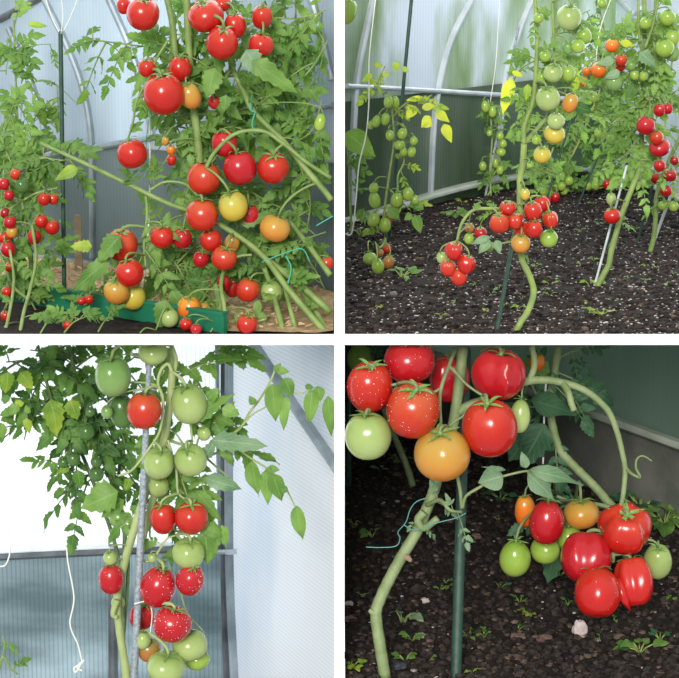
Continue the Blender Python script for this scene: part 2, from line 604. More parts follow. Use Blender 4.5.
HT = 5.0 / 2037 * 4          # ~ 1 cm
X0 = P(334.4, 339, YF).x
X1 = P(344.6, 339, YF).x
ZTOPW = CAMZ + 0.02

# white shelf wall that separates the four greenhouses: an upright and a cross board, each with depth
wp = sbox('wall_partition', X0, X1, YF, 7.3, Z_BL - 0.1, ZTOPW - 0.04, WHITE)
sbox('ceiling', -1.25, X0, YF, 4.95, Z_UND, Z_TOP - 0.016, WHITE)
sbox('ceiling', X1, 1.35, YF, 6.9, Z_UND, Z_TOP - 0.016, WHITE)
sbox('trim_1', -1.25, 1.35, YF - 0.006, YF, Z_UND, Z_TOP + 0.001, WHITE)

# ---- walls
a = G(-25, 250, Z_TOP); c = G(341, 292, Z_TOP)
W_TL = Wall((a.x - 0.15 * (c.x - a.x) / 1, a.y - 0.15 * (c.y - a.y)), (X0, c.y))
zp = W_TL.hit(90, 145).z
W_TL.panel('wall_back', POLY['TLl'], Z_TOP - 0.01, zp)
W_TL.panel('wall_back', POLY['TLu'], zp, ZTOPW)

a = G(345.5, 221, Z_TOP); c = G(612, 167, Z_TOP); e = G(690, 203, Z_TOP)
W_TR = Wall((X1, a.y), (c.x, c.y))
zq = W_TR.hit(430, 92).z
W_TR.panel('wall_left', POLY['TRl'], Z_TOP - 0.01, zq)
W_TR.panel('wall_left', POLY['TRu'], zq, ZTOPW)
W_TR2 = Wall((c.x, c.y), (e.x + (e.x - c.x) * 0.6, e.y + (e.y - c.y) * 0.6))
W_TR2.panel('wall_right', POLY['TRr'], Z_TOP - 0.01, ZTOPW)

yb = 4.92
cx_ = P(223, 556, yb).x
W_BL = Wall((-1.3, yb), (cx_, yb))
zr = W_BL.hit(60, 553).z
W_BL.panel('wall_back', POLY['BLl'], Z_BL, zr)
W_BL.panel('wall_back', POLY['BLu'], zr, Z_UND)
W_BL2 = Wall((cx_, yb), (X0, 4.25))
W_BL2.panel('wall_right', POLY['BLr'], Z_BL, Z_UND)
sbox('floor', -1.3, X0, YF - 0.05, 5.0, Z_BL - 0.03, Z_BL, CONC)

a = G(345, 377, Z_BR); c = G(679, 521, Z_BR)
dx = (c - a)
W_BR = Wall((X1, a.y), (c.x + dx.x * 0.35, c.y + dx.y * 0.35))
zs = W_BR.hit(612, 420).z
W_BR.panel('wall_back', POLY['BR'], zs, Z_UND)
W_BR.panel('baseboard_back', CONC, Z_BR - 0.02, zs, 0.03, 0.02)
W_BR.bar('trim_2', [(330, 317), (545, 397), (612, 421), (700, 453)], 8, SILL, 0.03, 0.022)

# ---- greenhouse frames
n_trim = [3]


def trim(wall, pts, w, m, depth=0.014, off=0.001, seg=8):
    o = wall.bar('trim_%d' % n_trim[0], pts, w, m, depth, off, seg)
    n_trim[0] += 1
    return o


# upper left
trim(W_TL, [(-5, 163), (40, 156), (140, 140), (240, 123), (333, 105)], 6, STEELB, 0.02)
trim(W_TL, [(8, 28), (26, 70), (40, 112), (46, 154)], 5, STEELB)
trim(W_TL, [(44, 0), (64, 40), (82, 88), (91, 145), (92, 258)], 5.5, STEELB)
trim(W_TL, [(107, -4), (131, 52), (147, 110), (152, 139)], 6, STEELB)
trim(W_TL, [(310, -4), (322, 40), (331, 80)], 7, STEELB)
trim(W_TL, [(250, 62), (270, 95), (292, 160), (306, 212)], 8, STEELD, 0.02)
trim(W_TL, [(-2, 20), (40, -2)], 6, STEELD, 0.016, 0.004)
trim(W_TL, [(-30, 248), (76, 261), (290, 291), (333, 300)], 4, STEELB, 0.02)
# upper right
trim(W_TR, [(346, 86), (420, 90), (500, 95), (600, 101)], 5, STEEL, 0.02)
trim(W_TR, [(347, 222), (480, 184), (612, 166)], 6, SILL, 0.035)
trim(W_TR, [(353, 205), (354, 130), (359, 70), (374, -4)], 7, STEEL)
trim(W_TR, [(431, 195), (436, 110), (450, 45), (474, -4)], 6, STEEL)
trim(W_TR, [(497, 178), (506, 80), (520, 30), (534, -4)], 5, STEEL)
trim(W_TR2, [(614, 168), (650, 185), (700, 208)], 5, SILL, 0.03)
trim(W_TR2, [(616, -2), (637, 20), (660, 60)], 5, STEEL)
trim(W_TR2, [(616, 40), (630, 22), (640, 8)], 4, STEEL)
# lower left
trim(W_BL, [(-20, 557), (60, 553), (110, 551), (222, 546)], 8, STEELD, 0.025)
trim(W_BL, [(-20, 553), (60, 549), (110, 547), (222, 542)], 3, STEEL, 0.02, 0.002)
trim(W_BL, [(113, 545), (113, 700)], 9, STEELD, 0.02)
trim(W_BL, [(217, 342), (219, 500), (222, 560), (225, 700)], 4, STEELB, 0.02)
trim(W_BL2, [(224.5, 330), (224.5, 556), (228, 700)], 3, STEELD, 0.02)
trim(W_BL2, [(229, 330), (229, 556), (235, 700)], 4, STEELB, 0.02)
trim(W_BL2, [(250, 340), (292, 404), (340, 474)], 9, STEELB, 0.02)
trim(W_BL2, [(219, 552), (231, 552)], 5, STEEL, 0.03)


# ---- ground
def soil_floor(name, outline_fn, x0, x1, y0, y1, z, m, step=0.012, amp=0.006):
    b = MB()
    nx = max(2, int((x1 - x0) / step)); ny = max(2, int((y1 - y0) / step))
    for j in range(ny + 1):
        for i in range(nx + 1):
            x = x0 + (x1 - x0) * i / nx; y = y0 + (y1 - y0) * j / ny
            h = noise.fractal((x * 14, y * 14, z), 0.8, 2.2, 5) * amp
            fade = min(1.0, (y - y0) / 0.03)
            b.v.append(Vector((x, y, z + h * fade)))
    for j in range(ny):
        for i in range(nx):
            k = j * (nx + 1) + i
            b.f.append((k, k + 1, k + nx + 2, k + nx + 1)); b.mi.append(0)
    return struct(b.build(name, m, None))


def inside(wall, x, y, margin=0.01):
    return (Vector((x, y, 0)) - wall.A).dot(wall.n) > margin


soil_floor('floor', None, X1 + 0.001, 1.35, YF + 0.001, 6.75, Z_TOP - 0.003, SOIL)
soil_floor('floor', None, X1 + 0.001, 1.35, YF - 0.05, 7.0, Z_BR - 0.003, SOIL)
soil_floor('floor', None, -1.2, X0 - 0.001, YF + 0.001, 4.9, Z_TOP - 0.003, SOIL)


def scatter(name, n, wx, wy, z, ok, sizes, m, label, cat, seed, squash=0.7):
    b = MB()
    r = random.Random(seed)
    k = 0
    while k < n:
        x = r.uniform(*wx); y = wy[0] + (wy[1] - wy[0]) * r.random() ** 1.5
        if not ok(x, y):
            continue
        s = r.uniform(*sizes) * (1.6 if r.random() < 0.08 else 1)
        h = noise.fractal((x * 14, y * 14, z), 0.8, 2.2, 5) * 0.006 * min(1, (y - wy[0]) / 0.03)
        b.blob((x, y, z - 0.003 + h + s * 0.25), s, r.random(), 5, 0, squash)
        k += 1
    o = b.build(name, m, None, smooth=False)
    return tag(o, label, cat, None, 'stuff')


okTR = lambda x, y: inside(W_TR, x, y, 0.03) and inside(W_TR2, x, y, 0.03) and x > X1 + 0.01
okBR = lambda x, y: inside(W_BR, x, y, 0.05) and x > X1 + 0.01
scatter('soil_crumbs', 5000, (X1, 1.2), (YF + 0.02, 6.3), Z_TOP, okTR, (0.003, 0.008), CRUMB, 'dark loose soil crumbs on the upper right bed', 'soil', 1)
scatter('soil_flecks', 4500, (X1, 1.2), (YF + 0.02, 6.3), Z_TOP, okTR, (0.0011, 0.0034), CRUMB3, 'pale flecks and bits of straw strewn over the upper right soil', 'debris', 2, 0.4)
scatter('soil_clods', 700, (X1, 1.2), (YF + 0.02, 6.3), Z_TOP, okTR, (0.003, 0.007), CRUMB2, 'brown clods and chips on the upper right soil', 'debris', 3, 0.5)
scatter('soil_crumbs', 4200, (X1, 1.2), (YF - 0.03, 6.3), Z_BR, okBR, (0.004, 0.012), CRUMB, 'black loose soil crumbs on the lower right bed', 'soil', 4)
scatter('soil_clods', 1100, (X1, 1.2), (YF - 0.03, 6.3), Z_BR, okBR, (0.003, 0.009), CRUMB2, 'reddish brown chips and clods on the lower right soil', 'debris', 5, 0.45)
scatter('soil_flecks', 260, (X1, 1.2), (YF - 0.03, 6.3), Z_BR, okBR, (0.002, 0.005), CRUMB3, 'pale flecks on the lower right soil', 'debris', 6, 0.4)

# shavings path, raised-bed edge and wooden peg of the upper left
p0 = G(-30, 294, Z_TOP); p1 = G(235, 334, Z_TOP)
bd = (p1 - p0); bd.z = 0
bd2 = bd.normalized(); bn = Vector((-bd2.y, bd2.x, 0))     # away from the camera
if bn.y < 0:
    bn = -bn
sh = MB()
r_ = random.Random(5)
nx, ny = 70, 40
for j in range(ny + 1):
    for i in range(nx + 1):
        x = -1.2 + (X0 - 0.002 + 1.2) * i / nx
        yb0 = p0.y + bd.y / bd.x * (x - p0.x) + 0.012
        yb0 = max(yb0, YF + 0.004)
        t_ = W_TL.A.y + W_TL.d.y / W_TL.d.x * (x - W_TL.A.x)
        y = yb0 + (t_ - yb0) * j / ny
        sh.v.append(Vector((x, y, Z_TOP + 0.004 + 0.006 * noise.fractal((x * 25, y * 25, 3), 0.8, 2.2, 4))))
for j in range(ny):
    for i in range(nx):
        k = j * (nx + 1) + i
        sh.f.append((k, k + 1, k + nx + 2, k + nx + 1)); sh.mi.append(0)
o = sh.build('path', SHAV, None)
struct(o)
b = MB()
k = 0
while k < 900:
    x = r_.uniform(-1.0, X0 - 0.02); y = r_.uniform(YF + 0.02, 4.85)
    if not inside(W_TL, x, y, 0.03):
        continue
    if (Vector((x, y, 0)) - Vector((p0.x, p0.y, 0))).dot(bn) < 0.02:
        continue
    rot = Euler((r_.uniform(-.5, .5), r_.uniform(-.5, .5), r_.uniform(0, 6.3))).to_matrix()
    b.box((x, y, Z_TOP + 0.010 + r_.uniform(0, 0.004)), r_.uniform(0.008, 0.02), r_.uniform(0.003, 0.006), 0.0015, rot)
    k += 1
tag(b.build('wood_shavings', SHAVC, None, smooth=False), 'pale wood shavings strewn along the greenhouse wall, upper left', 'shavings', None, 'stuff')

b = MB()
L_ = (Vector((P(228, 337, YF).x, 0, 0)) - Vector((p0.x, 0, 0))).length / bd2.x
L_ = min(L_, (YF + 0.02 - p0.y) / bd2.y)
rotb = Matrix(((bd2.x, -bd2.y, 0), (bd2.y, bd2.x, 0), (0, 0, 1)))
ctr = p0 + bd2 * (L_ / 2)
b.box((0, 0, 0), L_, 0.010, 0.040, rotb)
b.box(rotb @ Vector((0, 0, 0.020)), L_, 0.016, 0.006, rotb)
o = b.build('bed_edging', BOARDG, None, smooth=False)
o.location = (ctr.x, ctr.y, Z_TOP + 0.018)
tag(o, 'long green plastic edging board along the raised bed, upper left', 'garden edging')

b = MB()
q = G(79, 272, Z_TOP)
s_ = mpp(q)
hgt = 58 * s_
for i, (w_, z_) in enumerate(((1, 0), (1, 0.5), (0.96, 0.93), (0.75, 0.985), (0.4, 1.0))):
    hw = 3.8 * s_ * w_
    for dx_, dy_ in ((-1, -.6), (1, -.6), (1, .6), (-1, .6)):
        b.v.append(Vector((dx_ * hw, dy_ * hw, z_ * hgt)))
for i in range(4):
    for k in range(4):
        k2 = (k + 1) % 4
        b.f.append((i * 4 + k, i * 4 + k2, i * 4 + 4 + k2, i * 4 + 4 + k)); b.mi.append(0)
b.f.append((0, 3, 2, 1)); b.f.append((16, 17, 18, 19)); b.mi += [0, 0]
o = b.build('wooden_peg', WOOD, None, smooth=False)
o.location = (q.x, q.y, Z_TOP)
tag(o, 'short weathered wooden peg standing in the shavings before the wall', 'stake')

# ------------------------------------------------------------------ foliage


def leaflet(mb, base, tip, normal, width, fold=0.18, droop=0.15, lobed=True, curl=0.0, seed=0):
    base = Vector(base); tip = Vector(tip)
    ax = tip - base
    L = ax.length
    if L < 1e-5:
        return
    ax /= L
    side = ax.cross(normal)
    if side.length < 1e-4:
        side = ax.orthogonal()
    side.normalize()
    nrm = side.cross(ax).normalized()
    if lobed:
        st = ((0, .06), (.10, .55), (.20, .98), (.27, .80), (.38, 1.0), (.47, .72), (.58, .84), (.66, .56), (.78, .56), (.86, .30), (1.0, .01))
    else:
        st = ((0, .06), (.08, .55), (.18, .88), (.32, 1.0), (.48, .93), (.64, .72), (.80, .42), (.91, .18), (1.0, .01))
    b = len(mb.v)
    rr = random.Random(seed)
    asym = rr.uniform(-.08, .08)
    for (t, w) in st:
        c = base + ax * (L * t) - nrm * (L * droop * t * t) + side * (curl * L * t * t)
        for s in (-1, -0.5, 0, 0.5, 1):
            ww = w * width / 2 * (1 + asym * (1 if s > 0 else -1))
            wav = 0.05 * L * math.sin(t * 9 + s * 2 + seed) * abs(s)
            mb.v.append(c + side * (s * ww) + nrm * (abs(s) * ww * fold * 2 - s * s * ww * fold + wav))
            mb.uv[len(mb.v) - 1] = (0.5 + 0.5 * s, t)
    for i in range(len(st) - 1):
        for k in range(4):
            q = b + i * 5 + k
            mb.f.append((q, q + 1, q + 6, q + 5)); mb.mi.append(0)


def compound(mb, base, d, L, rr, width=0.5, pairs=3, lobed=True):
    """tomato leaf: drooping midrib with paired leaflets and a larger end one"""
    d = Vector(d).normalized()
    up = Vector((0, 0, 1))
    nrm0 = (up * rr.uniform(.2, 1.0) + Vector((rr.uniform(-.5, .5), rr.uniform(-1.2, -.2), 0))).normalized()
    pts = []
    dr = rr.uniform(.15, .55)
    for i in range(7):
        t = i / 6
        pts.append(Vector(base) + d * (L * .72 * t) - up * (dr * L * t * t * .7))
    mb.quad_strip_tube(pts, [L * .016 * (1 - .6 * i / 6) + 0.0003 for i in range(7)], 4, 1)
    for k in range(len(mb.v) - 28, len(mb.v)):
        mb.uv[k] = (0.75, 0.5)
    ts = [.38, .64, .86][-pairs:]
    for t in ts:
        i = t * 6
        i0 = int(i)
        c = pts[i0].lerp(pts[min(6, i0 + 1)], i - i0)
        tg = (pts[min(6, i0 + 1)] - pts[i0]).normalized()
        sd = tg.cross(nrm0)
        if sd.length < 1e-3:
            sd = tg.orthogonal()
        sd.normalize()
        for s in (-1, 1):
            ll = L * rr.uniform(.22, .36)
            dd = (sd * s + tg * rr.uniform(.4, .9) - up * rr.uniform(0, .5)).normalized()
            leaflet(mb, c, c + dd * ll, nrm0 + Vector((rr.uniform(-.3, .3), rr.uniform(-.3, .3), rr.uniform(-.3, .3))), ll * width * rr.uniform(.85, 1.2),
                    rr.uniform(.1, .4), rr.uniform(0, .35), lobed, rr.uniform(-.12, .12), rr.random() * 9)
    tg = (pts[6] - pts[4]).normalized()
    ll = L * rr.uniform(.34, .44)
    leaflet(mb, pts[6], pts[6] + tg * ll, nrm0, ll * width * 1.15, rr.uniform(.1, .35), rr.uniform(0, .35), lobed, rr.uniform(-.12, .12), rr.random() * 9)


def allowed(bay, pts):
    for p in pts:
        if p.y < YF + 0.004:
            return False
        if bay in ('TL', 'BL') and p.x > X0 - 0.003:
            return False
        if bay in ('TR', 'BR') and p.x < X1 + 0.003:
            return False
        if bay in ('TL', 'TR'):
            if p.z < Z_TOP + 0.008:
                return False
        elif p.z > Z_UND - 0.004:
            return False
        if bay == 'BR' and p.z < Z_BR + 0.01:
            return False
        ws = {'TL': (W_TL,), 'TR': (W_TR, W_TR2), 'BL': (W_BL, W_BL2), 'BR': (W_BR,)}[bay]
        for w in ws:
            if (p - w.A).dot(w.n) < 0.035:
                return False
    return True


LEAFX = {'TL': 1.5, 'TR': 1.35, 'BL': 0.58, 'BR': 1.2}
LEAFL = {'TL': 1.35, 'TR': 1.15, 'BL': 1.32, 'BR': 1.2}


class Plant:
    """stems and branches given as pixel polylines at a distance; leaves grow from them"""

    def __init__(s, name, label, bay, base, group=None, stem=STEM, leaf='mid'):
        s.root = empty(name, base, label, 'plant', group)
        s.bay = bay
        s.base = Vector(base)
        s.stem = stem
        s.leaf = leaf
        s.nodes = []
        s.first = True
        s.fol = MB()

    def br(s, pts, Y, r0, r1, leaves=0, L=40, name=None, m=None, lspread=1.0, knob=False, pairs=3, tmin=0.1):
        n = len(pts)
        P3 = []
        for i, (x, y) in enumerate(pts):
            if isinstance(Y, (tuple, list)):
                yy = Y[i] if len(Y) == n else Y[0] + (Y[-1] - Y[0]) * i / (n - 1)
            else:
                yy = Y
            p = P(x, y, yy)
            r = (r0 + (r1 - r0) * i / (n - 1)) * mpp(p)
            P3.append((p.x, p.y, p.z, r))
        return s.br3(P3, leaves, L, name, m, lspread, knob, pairs, tmin)

    def br3(s, P3, leaves=0, L=40, name=None, m=None, lspread=1.0, knob=False, pairs=3, tmin=0.1):
        sp = spline(P3, 7)
        mb = MB()
        rad = []
        for i, p in enumerate(sp):
            k = 1.0
            if knob and i % 9 == 4:
                k = 1.07
            rad.append(max(0.0004, p[3] * k * (1 + 0.025 * math.sin(i * 1.7))))
        pts = [Vector(p[:3]) for p in sp]
        mb.quad_strip_tube(pts, rad, 10 if rad[0] > 0.006 else 7)
        nm = name or ('stem' if s.first else 'branch')
        s.first = False
        o = mb.build(nm, m or s.stem, None, origin=None)
        me = o.data
        for v in me.vertices:
            v.co = v.co - s.base
        o.parent = s.root
        s.nodes += [(pts[i], rad[i]) for i in range(len(pts))]
        for k in range(int(leaves * LEAFX[s.bay] + .5)):
            for tr in range(14):
                t = rng.uniform(tmin, 1.0)
                i = int(t * (len(pts) - 1))
                a = rng.uniform(0, 2 * PI)
                d = Vector((math.cos(a), rng.uniform(-.45, .6) * lspread, math.sin(a) * .8 + .15))
                tmp = MB()
                ll = L * LEAFL[s.bay] * mpp(pts[i]) * rng.uniform(.7, 1.25)
                compound(tmp, pts[i], d, ll, rng, pairs=pairs)
                if allowed(s.bay, tmp.v[::3]):
                    s.add(tmp)
                    break
        return o

    def add(s, tmp):
        b = len(s.fol.v)
        s.fol.v += tmp.v
        s.fol.f += [tuple(b + i for i in f) for f in tmp.f]
        s.fol.mi += tmp.mi
        for k, u in tmp.uv.items():
            s.fol.uv[b + k] = u

    def big(s, x0, y0, x1, y1, w, Y, tilt=(0, -1, .35), name='leaf', m=None, lobed=False, fold=.18, droop=.12, Y1=None, curl=0.0):
        """one prominent leaflet from its base pixel to its tip pixel; a part of its own"""
        mb = MB()
        a = P(x0, y0, Y); b = P(x1, y1, Y if Y1 is None else Y1)
        leaflet(mb, a, b, Vector(tilt), w * mpp(a), fold, droop, lobed, curl, x0 * .13)
        mb.v = [v - s.base for v in mb.v]
        o = mb.build(name, LM[m or s.leaf], s.root)
        return o

    def close(s, stemm=None):
        if s.fol.v:
            s.fol.v = [v - s.base for v in s.fol.v]
            s.fol.build('foliage', [LM[s.leaf], stemm or s.stem], s.root)


# ------------------------------------------------------------------ tomatoes


def fruit_mesh(name, kind, seed):
    rr = random.Random(seed)
    NU, NV = (56 if kind == 'beef' else 36), 22
    b = MB()
    if kind == 'beef':
        lob = [(5, .05, rr.uniform(0, 6)), (8, .025, rr.uniform(0, 6)), (3, .04, rr.uniform(0, 6)), (11, .012, rr.uniform(0, 6))]
        dim, topw = .30, .30
    elif kind == 'plum':
        lob = [(3, .012, rr.uniform(0, 6))]
        dim, topw = .05, .15
    else:
        lob = [(5, .016, rr.uniform(0, 6)), (7, .008, rr.uniform(0, 6)), (2, .02, rr.uniform(0, 6))]
        dim, topw = .16, .22
    creases = [(2 * PI * i / 7 + rr.uniform(-.35, .35), rr.uniform(.02, .06), rr.uniform(.10, .18)) for i in range(6)] if kind == 'beef' else []
    b.v.append(Vector((0, 0, 1 - dim)))
    for j in range(1, NV):
        ph = PI * j / NV
        for k in range(NU):
            th = 2 * PI * k / NU
            s = math.sin(ph)
            wgt = (0.35 + 0.65 * (0.5 + 0.5 * math.cos(ph))) * min(1, s * 2.0)
            f = 1 + sum(a * math.cos(n * th + p) for n, a, p in lob) * wgt * (1.6 if kind == 'beef' else 1)
            for (ca, cd, cw) in creases:
                dd_ = (th - ca + PI) % (2 * PI) - PI
                f -= cd * math.exp(-(dd_ / cw) ** 2) * (0.25 + 0.75 * (0.5 + 0.5 * math.cos(ph))) * min(1, s * 2)
            r = (s ** (0.86 if kind != 'plum' else 0.95)) * f
            z = math.cos(ph)
            if kind == 'plum':
                z = z * (1.0 if z > 0 else 1.02)
                r *= 1 - 0.06 * z
            else:
                z -= dim * math.exp(-(s / topw) ** 2) * (1 if ph < PI / 2 else 0)
                if ph > PI / 2:
                    z += 0.07 * math.exp(-(s / .25) ** 2)
            b.v.append(Vector((r * math.cos(th), r * math.sin(th), z)))
    b.v.append(Vector((0, 0, -1 + (0.07 if kind != 'plum' else -0.03))))
    for k in range(NU):
        k2 = (k + 1) % NU
        b.f.append((0, 1 + k, 1 + k2)); b.mi.append(0)
        for j in range(NV - 2):
            q = 1 + j * NU
            b.f.append((q + k, q + NU + k, q + NU + k2, q + k2)); b.mi.append(0)
        q = 1 + (NV - 2) * NU
        b.f.append((q + k, len(b.v) - 1, q + k2)); b.mi.append(0)
    return b.mesh(name)


def calyx_mesh(name, seed, z0):
    rr = random.Random(seed)
    b = MB()
    n = rr.choice((5, 5, 6))
    for k in range(n):
        a = 2 * PI * k / n + rr.uniform(-.25, .25)
        L = rr.uniform(.5, .8)
        lift = rr.uniform(.05, .45)
        d = Vector((math.cos(a), math.sin(a), 0)); sd = Vector((-math.sin(a), math.cos(a), 0))
        q = len(b.v)
        for i in range(6):
            t = i / 5
            w = .085 * (1 - t) ** .7 * (0.6 + 1.4 * min(t * 3, 1)) * .8 + .004
            c = d * (.04 + L * t) + Vector((0, 0, z0 + .10 + lift * math.sin(t * 2.4) * .5 - .05 * t))
            c += sd * (rr.uniform(-.03, .03))
            b.v += [c - sd * w, c + Vector((0, 0, -.03)), c + sd * w]
        for i in range(5):
            for s in range(2):
                f = q + i * 3 + s
                b.f.append((f, f + 1, f + 4, f + 3)); b.mi.append(0)
    b.quad_strip_tube([(0, 0, z0 - .02), (0, 0, z0 + .14), (0, 0, z0 + .2)], [.11, .08, .05], 7)
    return b.mesh(name)


FMESH = {k: [fruit_mesh('tomato_' + k, k, 10 + i) for i in range(3 if k != 'beef' else 5)] for k in ('round', 'beef', 'plum')}
ZT = {'round': .84, 'beef': .70, 'plum': .95}
CMESH = {k: [calyx_mesh('calyx_' + k, 20 + i, ZT[k]) for i in range(4)] for k in ZT}
for L__ in FMESH.values():
    for me in L__:
        me.materials.append(FM['R'])
for L__ in CMESH.values():
    for me in L__:
        me.materials.append(CALYX)
PLACED = {'TL': [], 'TR': [], 'BL': [], 'BR': []}


def tomato(bay, plant, x, y, rx, ry, colour, label, Y, kind='round', group=None, tilt=None, roll=None, spin=None, drops=0, reach=True, name='tomato', gap=0.87):
    tilt = rng.uniform(.05, .5) if tilt is None else tilt         # towards the camera
    roll = rng.uniform(-.3, .3) if roll is None else roll
    spin = rng.uniform(0, 2 * PI) if spin is None else spin
    zf = {'TL': Z_TOP, 'TR': Z_TOP, 'BR': Z_BR, 'BL': Z_BL}[bay]
    ylim = G(x, y + ry * .97, zf).y
    Yc = min(Y, ylim)
    for it in range(60):
        p = P(x, y, Yc)
        s = mpp(p)
        r = rx * s
        hit = False
        for (q, rq, sq) in PLACED[bay]:
            d = p - q
            d.z *= 1.0
            if d.length < (r + rq) * gap:
                hit = True
                break
        if not hit or Yc + 0.004 > ylim:
            break
        Yc += 0.004
    PLACED[bay].append((p, max(rx, ry) * s * (0.5 + 0.5 * min(rx, ry) / max(rx, ry)), s))
    me = FMESH[kind][rng.randrange(len(FMESH[kind]))]
    o = bpy.data.objects.new(name, me)
    COL.objects.link(o)
    o.location = p
    o.scale = (rx * s * .985, rx * s * .985, ry * s * (1.0 if kind == 'plum' else 1.04))
    R = Matrix.Rotation(roll, 3, 'Y') @ Matrix.Rotation(tilt, 3, 'X') @ Matrix.Rotation(spin, 3, 'Z')
    o.rotation_euler = R.to_euler()
    o.material_slots[0].link = 'OBJECT'
    o.material_slots[0].material = FM[colour]
    tag(o, label, 'tomato', group)
    c = bpy.data.objects.new('calyx', CMESH[kind][rng.randrange(4)])
    COL.objects.link(c)
    c.parent = o
    top = p + R @ Vector((0, 0, (ZT[kind] + .17) * ry * s))
    if reach and plant is not None:
        best = None
        for (q, rq) in plant.nodes:
            d = (q - top)
            cost = d.length + max(0, -(q.z - top.z)) * 1.2 + max(0, q.y - top.y - .1)
            if best is None or cost < best[0]:
                best = (cost, q)
        q = best[1]
        n_ = R @ Vector((0, 0, 1))
        ln = (q - top).length
        b = MB()
        up = Vector((0, 0, 1))
        c1 = top + n_ * min(ln * .4, 2.2 * rx * s)
        c2 = q - up * ln * .05 + (top - q) * .25 + up * ln * .18
        pts = []
        for i in range(9):
            t = i / 8
            pts.append(top * (1 - t) ** 3 + c1 * 3 * t * (1 - t) ** 2 + c2 * 3 * t * t * (1 - t) + q * t ** 3)
        w = max(0.0011, min(0.0030, rx * s * .075))
        rad = [w * 1.15] * 9
        rad[3] = w * 1.5
        b.quad_strip_tube(pts, rad, 6)
        inv = o.matrix_basis.inverted()
        M = Matrix.LocRotScale(o.location, o.rotation_euler, o.scale).inverted()
        b.v = [M @ v for v in b.v]
        b.build('stalk', plant.stem, o)
    if drops:
        b = MB()
        rr = random.Random(int(x * 7 + y))
        M = R.transposed()
        k = 0
        co = me.vertices
        nrm = [v.normal.copy() for v in co]
        while k < drops:
            v = co[rr.randrange(len(co))]
            wn_ = R @ nrm[v.index]
            if wn_.y > .25 or wn_.z < -.55:
                continue
            j = Vector((rr.uniform(-.06, .06), rr.uniform(-.06, .06), rr.uniform(-.06, .06)))
            nn = nrm[v.index]
            j -= nn * j.dot(nn)
            rad_ = (1.5 if bay == 'BL' else 1) * rr.uniform(.007, .015) * (1.6 if rr.random() < .12 else 1)
            cc = v.co + j - nn * .001
            t1 = nn.orthogonal().normalized(); t2 = nn.cross(t1)
            q = len(b.v)
            for hgt_, rr_ in ((0, 1.0), (.45, .75)):
                for a in range(6):
                    an = a * PI / 3
                    b.v.append(cc + (t1 * math.cos(an) + t2 * math.sin(an)) * rad_ * rr_ + nn * rad_ * hgt_)
            b.v.append(cc + nn * rad_ * .62)
            for a in range(6):
                a2 = (a + 1) % 6
                b.f.append((q + a, q + a2, q + 6 + a2, q + 6 + a)); b.f.append((q + 6 + a, q + 6 + a2, q + 12))
                b.mi += [0, 0]
            k += 1
        wo = b.build('water_drops', DROP, o)
        wo['kind'] = 'stuff'
        wo['label'] = 'tiny clear water drops'
    return o


def stake(name, x0, y0, x1, y1, wpx, m, label, z, bay, n=10, taper=1.0, Y1=None, sink=0.02):
    """x0,y0 = foot on the soil (pixel), x1,y1 = top"""
    a = G(x0, y0, z)
    b_ = P(x1, y1, a.y if Y1 is None else Y1)
    if y1 < -1 or (bay in ('BL', 'BR') and y1 <= 346):
        pass
    d = (b_ - a).normalized()
    mb = MB()
    r = wpx / 2 * mpp(a)
    pts = [a - d * sink] + [a.lerp(b_, t) for t in (0.0, .25, .5, .75, .985, 1.0)]
    mb.quad_strip_tube(pts, [r * .9, r, r, r * taper, r * taper, r * taper, r * taper * .6], n)
    o = mb.build(name, m, None, origin=a)
    return tag(o, label, 'stake')


def string(name, pts, Y, wpx, m, label, cat='string', seg=6):
    n = len(pts)
    P3 = []
    for i, (x, y) in enumerate(pts):
        yy = Y[i] if isinstance(Y, (list, tuple)) else Y
        p = P(x, y, yy)
        P3.append((p.x, p.y, p.z, wpx / 2 * mpp(p)))
    sp = spline(P3, seg)
    mb = MB()
    mb.quad_strip_tube([Vector(p[:3]) for p in sp], [p[3] for p in sp], 6)
    o = mb.build(name, m, None, origin=P3[0][:3])
    return tag(o, label, cat)

def ypix(z, Y):
    return 339 + F * math.tan(math.atan((CAMZ - z) / Y) - PITCH)


# ================================================================== UPPER LEFT
B = 'TL'
A_ = Plant('tomato_plant', 'tall tomato plant heavy with red fruit filling the right half of the upper left greenhouse', B, G(222, 318, Z_TOP), 'tomato plants', STEM, 'mid')
yb_ = G(222, 318, Z_TOP).y
A_.br([(222, 318), (216, 280), (208, 235), (202, 190), (198, 140), (192, 95), (189, 50), (187, 6), (186, -8)], [yb_, 4.12, 4.11, 4.1, 4.1, 4.1, 4.1, 4.1, 4.1], 4.5, 3.5, 14, 42, knob=True)
A_.br([(202, 190), (196, 130), (181, 112), (176, 62), (172, 22), (166, -6)], 4.12, 3.6, 3.2, 6, 40)
A_.br([(205, 200), (214, 140), (225, 80), (231, 66), (222, 30), (206, -6)], 4.13, 2.6, 2.6, 10, 42)
A_.br([(231, 66), (243, 90), (254, 112), (284, 142), (304, 167), (326, 193), (331, 200)], [4.13, 4.1, 4.07, 4.05, 4.04, 4.03, 4.03], 2.6, 3.4, 3, 32, knob=True)
A_.br([(206, 168), (215, 152), (235, 134), (262, 131), (284, 144), (306, 162), (331, 178)], 4.02, 2.0, 2.2, 0)
A_.br([(40, 143), (62, 153), (86, 164), (132, 186), (167, 203), (203, 216), (238, 236), (264, 257), (289, 290), (318, 324), (326, 333)], [4.04] * 6 + [4.05, 4.03, 3.98, 3.945, 3.94], 1.8, 3.6, 3, 30, knob=True)
A_.br([(238, 236), (270, 262), (300, 285), (330, 312)], [4.08, 4.04, 4.0, 3.97], 3.0, 3.5, 2, 28)
A_.br([(250, 235), (275, 262), (305, 296), (327, 330)], [4.14, 4.1, 4.04, 3.97], 2.6, 3.0, 2, 28)
